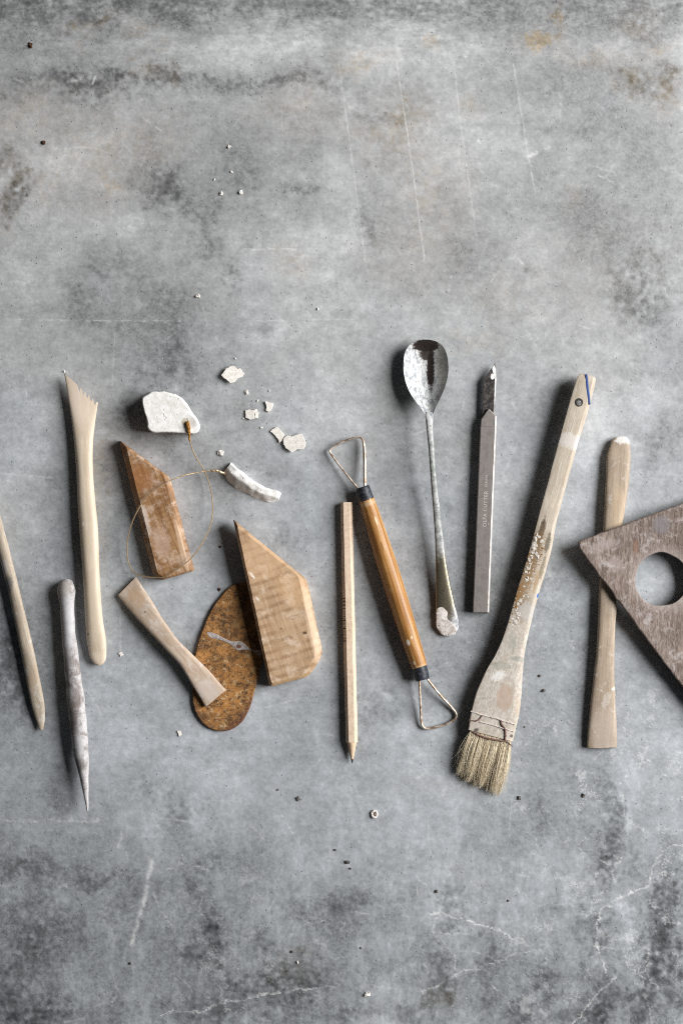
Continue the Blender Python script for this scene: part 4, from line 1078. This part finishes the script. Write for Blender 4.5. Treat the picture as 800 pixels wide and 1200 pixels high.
mat = wood('brush_wood', og, (202, 188, 168), (176, 158, 136), (690, 440), (580, 860), contrast=.8, across=.6, dust=.25, pores=.35, bump=.35, seed=12, extra=ferr,
           spots=[(665.5, 518, 22, 8.5, 14, (216, 212, 207), .6, .7, .25, .4), (631, 622, 3, 16, 14, (62, 38, 16), .85, .5), (622, 655, 5, 30, 15, (128, 98, 62), .7, 1.2, .3, 1.0), (612, 680, 7, 34, 15, (142, 114, 80), .7, 1.3, .3, 1.0), (610, 712, 9, 16, 15, (134, 118, 96), .55, 1.3, .25, 1.2), (626, 640, 7, 22, 14, (120, 100, 72), .5, 1.4, .25, 1.2), (606, 695, 4, 16, 15, (150, 112, 66), .7, 1.2, .3, 1.0),
                  (638, 636, 3, 12, 12, (92, 84, 66), .75, .9), (632, 665, 2.5, 16, 14, (120, 108, 84), .7, .9), (625, 680, 2, 14, 14, (170, 136, 90), .6, 1.2, .3, 1.0), (628.3, 697.3, 2.6, 2.9, 0, (52, 112, 176), 1, .2, .2),
                  (614, 715, 12, 10, 15, (190, 188, 184), .6, .9), (604, 770, 9, 3, 10, (136, 142, 134), .55, 1.0), (598, 752, 5, 9, 0, (150, 152, 144), .5, 1.0), (585, 778, 14, 4, 8, (146, 148, 136), .5, 1.2), (589, 815, 9.5, 15, 5, (178, 154, 136), .7, .6, .15, .9),
                  (581, 790, 8, 5, -20, (228, 226, 222), .75, 1.6, .2, 1.2), (617, 745, 5, 4, 0, (216, 206, 192), .5), (604, 825, 4, 12, 0, (196, 172, 140), .25), (570, 845, 18, 2.4, -15, (205, 196, 186), .5), (556, 853, 3, 2, -20, (46, 46, 54), .8), (597, 860, 2, 2, 0, (60, 54, 50), .8)])
hb = mesh_obj('handle', *loft(BRS, 130, 40, 5.0, sect=slab_section(0, .12, .30), wob=.4, seed=51, endr=(3, 0)), mat, og, br, smooth=40)
blue = M('blue_paint', og); nb = blue.noise(blue.mm, 1.2, 4, .6); blue.out(blue.mix(nb, lin(30, 58, 120), lin(62, 92, 152)), .5)
v, f = loft(axial([(686.2, 438.2, 1.2, 23.2, .25), (687, 446, 1.5, 23.9, .25), (688, 457, 1.6, 24, .25), (689.4, 466, 1.5, 24, .25), (690.4, 474, 1.0, 23.6, .25)]), 30, 10, 2.0, wob=.5, seed=52)
mesh_obj('blue_stripe', v, f, blue.m, og, hb)
dk = M('hole_shade', og); dk.out(lin(44, 42, 40), .7)
def disc(cx, cy, z, r, rin=0, K=28):
    v = [W(cx+math.cos(2*math.pi*k/K)*r, cy+math.sin(2*math.pi*k/K)*r*1.08, z) for k in range(K)]
    if rin:
        v += [W(cx+math.cos(2*math.pi*k/K)*rin, cy+math.sin(2*math.pi*k/K)*rin, z+.15) for k in range(K)]
        return v, [(k, (k+1) % K, K+(k+1) % K, K+k) for k in range(K)]
    return v, [tuple(range(K))]
mesh_obj('hanging_hole_disc', *disc(678, 471.5, 24.55, 4.6), dk.m, og, hb, smooth=0)  # flat dark disc; the hole's shade is its colour, no recess is cut
mesh_obj('screw_head', *lump(677.6, 472.2, 24.3, 3.3, 3.1, .7, 12, .15), clay('screw', og, (150, 148, 146), (96, 94, 92), .4, 1.0), og, hb)

thread = clay('thread', og, (150, 122, 112), (104, 78, 72), .6, 1.5)
threadw = clay('thread_pale', og, (224, 216, 208), (190, 178, 170), .6, 1.5)
mesh_obj('stitching', *tube([(551, 833.5, 17.5), (558, 836, 18.6), (566, 838, 18.8), (578, 841, 18.8), (590, 845, 18.8), (603, 849, 17.5)], .75, 60, 6, .7, 11), threadw, og, hb)
mesh_obj('stitching', *tube([(549.5, 843.5, 17), (557, 845, 18.2), (561, 843, 18.6), (565, 838.5, 18.9)], .8, 40, 6, .5, 12), thread, og, hb)
mesh_obj('stitching', *tube([(562, 846, 18.2), (575, 849, 18.4), (588, 853, 18.4), (602, 857.5, 17)], .6, 50, 6, .6, 13), threadw, og, hb)
mesh_obj('stitching', *tube([(586.5, 843.5, 18.9), (587.5, 849, 18.9), (591, 854, 18.6), (592, 860, 18.2), (591.5, 867, 17.5)], .95, 40, 6, .6, 14), thread, og, hb)
mesh_obj('stitching', *tube([(551, 855.5, 15.5), (558, 860, 17), (566, 863.5, 17.3), (578, 866.5, 17.3), (590, 868.6, 17.2)], 1.0, 50, 6, .8, 15), thread, og, hb)
mesh_obj('stitching', *tube([(590, 867, 17), (595, 870, 17), (600, 875, 16)], .5, 30, 6, .6, 16), thread, og, hb)

# clay crust flakes stuck along the handle
def crust_flakes(n, seed, spots, z):
    r = random.Random(seed)
    V, F = [], []
    for i in range(n):
        t = r.random()
        cx, cy, s = spots(t, r)
        v, f = lump(cx, cy, z(cy), s*r.uniform(.6, 1.4), s*r.uniform(.6, 1.4), s*.4, seed*100+i, .9, 1, .75)
        o = len(V); V += v; F += [tuple(k+o for k in ff) for ff in f]
    return V, F
def on_brush(y): return 23.2 if y < 560 else 22.4 if y < 660 else 21.3 if y < 720 else 20
def path_left(t, r):
    y = 626+t*108
    return 620+(y-643)*-.285+3+abs(r.gauss(2.0, 4.0)), y, r.choice((.6, .6, .9, 1.3, 1.8, 2.4))*r.uniform(.8, 1.1)
def path_mid(t, r):
    y = 626+t*62
    return 640-(y-626)*.24+r.gauss(0, 1.2), y, r.uniform(.4, 1.0)
zb = lambda y: 23.0-.0*y if y < 560 else np.interp(y, [560, 643, 700, 740], [23.2, 22.3, 21.2, 20.8])
crm = clay('crust_pale', og, (218, 214, 208), (178, 168, 156), .6, .9)
crb = clay('crust_brown', og, (168, 122, 66), (98, 70, 40), .6, .9)
tag(mesh_obj('clay_flakes', *crust_flakes(120, 3, path_left, zb), crm, og, hb, smooth=25), None, kind='stuff')
tag(mesh_obj('glue_crumbs', *crust_flakes(150, 4, lambda t, r: (path_left(t, r)[0]-2, path_left(t, r)[1], r.uniform(.4, 1.3)) if r.random() < .6 else path_mid(t, r), zb), crb, og, hb, smooth=25), None, kind='stuff')

def bristles():
    r = np.random.default_rng(5)
    n, K, seg = 6500, 3, 7
    V, F = [], []
    A, B = np.array([551.5, 853.0]), np.array([598.5, 866.0])
    TA, TB = np.array([536.0, 905.0]), np.array([585.5, 927.5])
    for i in range(n):
        u = r.random(); lay = r.random()
        root = A+(B-A)*u
        clump = mnoise.noise(Vector((u*9, lay*3, 1)))
        ci = int(u*17+lay*1.6+.5*mnoise.noise(Vector((lay*5, 2, u*3))))
        cu_ = (ci+.5-lay*1.6+math.sin(ci*7.3)*.5)/17
        tip = TA+(TB-TA)*np.clip(u+(cu_-u)*.42+clump*.03+r.normal(0, .022), -.03, 1.04)
        tip = tip+(tip-root)*.07*math.sin(ci*3.7+int(lay*3)*1.9)
        tip = tip+(tip-root)*(r.uniform(-.14, .04)+.10*mnoise.noise(Vector((u*14, 3, lay*2))))
        if r.random() < .08: tip = tip+r.normal(0, 4, 2)
        z0 = 5+lay*10.5; z1 = 1.0+lay*9+clump*2.5+2.2*math.sin(ci*5.1+1)+r.normal(0, .7)
        bend = r.normal(0, 2.2)+clump*4.5
        perp = np.array([B[1]-A[1], -(B[0]-A[0])]); perp = np.array([B[0]-A[0], B[1]-A[1]])/np.linalg.norm(B-A)
        rad = r.uniform(.13, .30)
        o = len(V)
        for s_ in range(seg+1):
            t = s_/seg
            p = root+(tip-root)*t+perp*bend*math.sin(t*math.pi)*.8
            z = max(.4, z0+(z1-z0)*t+2.6*math.sin(t*math.pi)*(lay-.2)+.4*mnoise.noise(Vector((i*.7, t*4, 0))))
            rr = rad*(1-.75*t**2)
            for k in range(K):
                a = 2*math.pi*k/K+i
                V.append(W(p[0]+math.cos(a)*rr, p[1]+math.sin(a)*rr*.4, z+math.sin(a)*rr))
        for s_ in range(seg):
            for k in range(K):
                k2 = (k+1) % K
                F.append((o+s_*K+k, o+s_*K+k2, o+(s_+1)*K+k2, o+(s_+1)*K+k))
    return V, F
m = M('bristle_hair', og)
rn = m.n.new('ShaderNodeNewGeometry').outputs['Random Per Island']
n = m.noise(m.mm, .12, 4, .6, off=2)
c = m.mix(m.rng(rn, 0, 1, smooth=False), lin(222, 202, 166), lin(254, 246, 226))
c = m.mix(m.math('MULTIPLY', m.rng(rn, .82, .9), .7), c, lin(96, 72, 44))
c = m.mix(m.math('MULTIPLY', m.rng(n, .5, .7), .4), c, lin(214, 198, 168))
hair = m.out(c, .55, None, spec=.35)
v, f = bristles()
me = bpy.data.meshes.new('bristles')
me.from_pydata([tuple(q-og) for q in v], [], f)
me.polygons.foreach_set('use_smooth', [True]*len(me.polygons))
me.materials.append(hair)
bo = bpy.data.objects.new('bristles', me); COL.objects.link(bo); bo.parent = br; bo['kind'] = 'stuff'

# ------------------------------------------------------------------ wooden spatula under the board
og = W(710, 700)
mat = wood('spatula_wood', og, (188, 168, 145), (154, 133, 111), (722, 520), (704, 870), contrast=.9, across=.6, dust=.3, dustcol=(210, 202, 196), bump=.4, seed=13, pores=.6,
           spots=[(728, 515.5, 9, 5, 0, (226, 224, 222), .8, .9, .25, .5), (708, 819, 4, 9, 20, (206, 198, 190), .45, 1.2), (717, 806, 3, 2, 0, (220, 215, 210), .7), (704, 855, 14, 28, 0, (188, 174, 162), .5), (722, 600, 8, 30, 0, (190, 166, 134), .4)])
st = [hs(519, 715, 737, 6, 3.6), hs(530, 711.4, 738, 6, 4.6), hs(545, 709.7, 737.7, 6.2, 5.4), hs(565, 709, 736.4, 6.5, 6), hs(592, 707.6, 732.6, 7, 6.6), hs(618, 706.2, 728.6, 7, 7), hs(655, 703.5, 725.8, 7, 7), hs(690, 701.4, 723.8, 7, 7), hs(735, 699.6, 720.4, 7, 6.8), hs(770, 697.2, 719.2, 7, 6.4),
      hs(800, 694, 719.8, 6.6, 5.8), hs(840, 689.8, 721.2, 6, 5), hs(866, 687.4, 722.2, 5.2, 4.2), hs(876, 687, 722, 4.6, 3.6)]
simple('wooden_spatula', og, loft(st, 110, 32, 3.4, wob=.5, seed=61, endr=(8, 1.2)), mat, 'brownish wooden spatula passing under the holed grey board', 'spatula', smooth=45)

# ------------------------------------------------------------------ holed board on the right
og = W(790, 690)
def fibre(m, g, c):
    v = m.vmath('MULTIPLY', m.mm, (1.5, .25, 1.0))
    s = m.noise(v, 1.0, 5, .65, .5, off=6)
    c = m.mix(m.math('MULTIPLY', m.rng(s, .5, .64), .42), c, lin(176, 162, 154))
    return m.mix(m.math('MULTIPLY', m.rng(s, .45, .34), .6), c, lin(74, 58, 54))
mat = wood('weathered_board', og, (142, 124, 113), (98, 81, 72), (790, 600), (785, 800), contrast=1.3, across=.5, along=.06, dust=.5, dustcol=(178, 170, 168), dsc=.14, rough=.8, bump=.9, wear=.8, extra=fibre, seed=14,
           spots=[(774, 679, 37, 37, 0, (176, 166, 160), .5, .25, .25), (700, 640, 18, 6, -20, (160, 148, 144), .5), (770, 615, 10, 10, 0, (120, 118, 122), .6), (716, 660, 8, 10, 0, (168, 156, 152), .4), (740, 640, 3, 8, 0, (128, 90, 66), .5)])
v, f = prism([(676, 634.5), (905, 551), (960, 700), (905, 852), (838, 858), (677.5, 643)], 0, 9, [3, 5, 5, 5, 8, 3], 2.4, 2.6, zf=lambda x, y: 14.2+(700-x)*.055, seed=71, wob=1.0, hole=(774.5, 679, 31, 31, 2.0), step=2.2)
simple('holed_board', og, (v, f), mat, 'weathered grey-brown wooden board with a big round hole, right edge', 'board', smooth=35)

# ------------------------------------------------------------------ dried clay flakes and crumbs on the table
FL = (243, 239, 232); FD = (222, 216, 208)
def flake(pts, label, h0=2.6, lift=0, seed=0, cat='clay flake', group='dried clay flakes beside the plaster toggles'):
    h = h0*.65
    cx = sum(p[0] for p in pts)/len(pts); cy = sum(p[1] for p in pts)/len(pts)
    o_ = W(cx, cy)
    mt_ = clay('dry_clay', o_, FL, FD, .3, .5, .4)
    rr = random.Random(seed)
    tilt = rr.uniform(-.08, .08), rr.uniform(-.08, .08)
    rmax = max(math.dist(p, (cx, cy)) for p in pts)
    v, f = prism(pts, 0, h, .5, .5, .5, zf=lambda x, y: max(0, lift+(x-cx)*tilt[0]+(y-cy)*tilt[1]+abs(tilt[0])*rmax+abs(tilt[1])*rmax), wob=1.1, seed=seed+80, step=.9, botin=.3, jag=.9)
    return simple('clay_flake', o_, (v, f), mt_, label, cat, smooth=30, group=group)
def Z(pts): return [(130+x/3.478, 420+y/3.478) for x, y in pts]
flake(Z([(472, 38), (498, 30), (512, 44), (527, 42), (545, 62), (538, 76), (516, 82), (504, 96), (486, 101), (470, 86), (450, 68)]), 'large ragged pale clay flake above the other flakes', 3.2, 1.5, 1)
flake(Z([(549, 210), (584, 208), (586, 246), (566, 250), (550, 243)]), 'square pale clay flake with a narrow sliver at its right side', 2.2, 0, 2)
flake(Z([(588, 208), (597, 205), (602, 228), (599, 246), (589, 246)]), 'narrow pale clay sliver touching the small square flake', 2.2, 0, 3)
flake(Z([(626, 174), (645, 178), (662, 182), (656, 208), (644, 220), (630, 214), (634, 196)]), 'small angular clay flake right of the square flake', 2.4, 0, 4)
flake(Z([(648, 294), (672, 279), (690, 292), (706, 312), (700, 328), (688, 342), (674, 322)]), 'oblong pale clay flake touching the biggest right-hand flake', 2.6, 0, 5)
flake(Z([(702, 324), (716, 309), (738, 318), (760, 308), (780, 304), (788, 328), (794, 348), (786, 372), (758, 368), (738, 382), (712, 366), (704, 350)]), 'biggest ragged pale clay flake, lowest right of the scattered chips', 3.0, 1.2, 6)
flake([(138, 765), (142, 764), (145, 768), (141, 770)], 'small white flake just right of the boxwood tool foot', 1.2, 0, 7, 'clay flake', None)
flake([(208, 857), (212, 856), (214, 861), (211, 863)], 'small white flake left of the oval scraper foot', 1.2, 0, 8, 'clay flake', None)

WH, DK, BN, GR = ((236, 232, 226), (206, 200, 194)), ((112, 108, 105), (66, 62, 60)), ((92, 66, 46), (52, 38, 28)), ((150, 146, 142), (100, 96, 94))
crumbs = [
    (268, 172, 2.6, WH, 'white crumb, topmost of the cluster on the upper concrete'),
    (271.5, 201, 1.6, WH, 'small white crumb in the middle of the upper cluster'), (251, 210.5, 1.5, WH, 'small white crumb at the left of the upper cluster'),
    (259.5, 226.5, 2.6, WH, 'pale crumb at the lower left of the upper cluster'), (282, 225.3, 3.0, WH, 'biggest round white crumb, lower right of the upper cluster'),
    (232.3, 347, 3.1, WH, 'lone round white crumb midway between upper cluster and plaster toggle'), (372, 362, 1.5, WH, 'tiny white speck right of the lone round crumb'),
    (276, 420, 1.4, WH, 'tiny white speck just above the large ragged flake'), (289, 460, 2.6, WH, 'small pale crumb between large ragged flake and square flake'), (301.5, 469.5, 1.6, WH, 'tiny crumb left of the small angular flake'),
    (315, 458, 1.3, WH, 'speck straight above the small angular flake'), (307, 501, 1.4, WH, 'speck left of the oblong flake'), (285, 490, 1.4, WH, 'speck at the left side of the square flake'),
    (259, 531, 3.8, WH, 'chunky white crumb above the second plaster toggle'), (75.3, 435.4, 1.5, WH, 'white speck at the pointed tip of the boxwood tool'),
    (430, 1165, 3.4, WH, 'white crumb near the bottom edge below the pencil'), (407.3, 1010.5, 3.3, DK, 'dark crumb straight below the pencil, larger of two'), (410.5, 1018, 2.0, DK, 'dark speck just below the larger dark crumb'),
    (393, 996, 1.6, DK, 'dark speck upper left of the two dark crumbs'), (349.5, 936, 3.2, GR, 'grey crumb left of the pencil tip'), (326, 925.5, 1.5, GR, 'grey speck left of the grey crumb'), (511.5, 1044.5, 2.2, DK, 'dark crumb with pale side below the brush, lower centre'),
    (608, 935, 2.5, DK, 'black crumb right of the brush bristles'), (683, 932, 2.4, DK, 'dark crumb below the wooden spatula'), (632, 792, 2.1, DK, 'dark speck right of the brush, upper of two'), (636.5, 809, 2.3, DK, 'dark speck right of the brush, lower of two'),
    (614.5, 852, 1.2, GR, 'grey speck at the right of the brush stitching'), (342, 1115, 1.8, DK, 'dark speck, lower left of centre on dark stain'), (348.5, 1128, 1.8, WH, 'white speck next to the dark stain, lower left of centre'), (153, 1129, 1.7, DK, 'dark speck in the lower left, below the pale streak'), (595, 1055.5, 1.4, DK, 'dark speck right of the long pale crack'), (423, 1111, 1.4, GR, 'grey speck above the bottom white crumb'), (51, 167, 2.8, BN, 'brown crumb on the upper left concrete'), (36, 53, 3.0, BN, 'brown crumb near the top left corner'), (257, 691, 2.2, BN, 'brown crumb between small wedge and oval scraper'),
    (258, 640.5, 1.8, BN, 'brown crumb left of the big rib point'),
]
for i, (x, y, r_, cc, lb) in enumerate(crumbs):
    o_ = W(x, y)
    mt_ = clay('crumb_clay', o_, cc[0], cc[1], .6, .8)
    r_ *= .88 if r_ > 2 else 1.0
    simple('clay_crumb', o_, lump(x, y, 0, r_*random.uniform(.8, 1.2), r_*random.uniform(.7, 1.15), r_*.6, 200+i, .95, 2 if r_ > 2 else 1, .5), mt_, lb, 'crumb', smooth=22, group='crumbs scattered on the concrete')
# ring-shaped crumb
o_ = W(438.5, 954)
rg_ = thing('ring_crumb', o_, 'white ring-shaped crumb with dark centre below the pencil tip', 'crumb', 'crumbs scattered on the concrete')
pts = [(438.5+2.9*math.cos(a), 954+3.7*math.sin(a), 1.4) for a in np.linspace(0, 2*math.pi, 14)]
mesh_obj('rim', *tube(pts, 1.4, 40, 8, .8, 21), clay('ring_clay', o_, *WH, .6, .8), o_, rg_)
mesh_obj('core', *lump(438.8, 954, 0, 2.6, 3.0, 1.2, 77, .4), clay('ring_core', o_, (150, 132, 112), (70, 58, 48), .6, .8), o_, rg_)
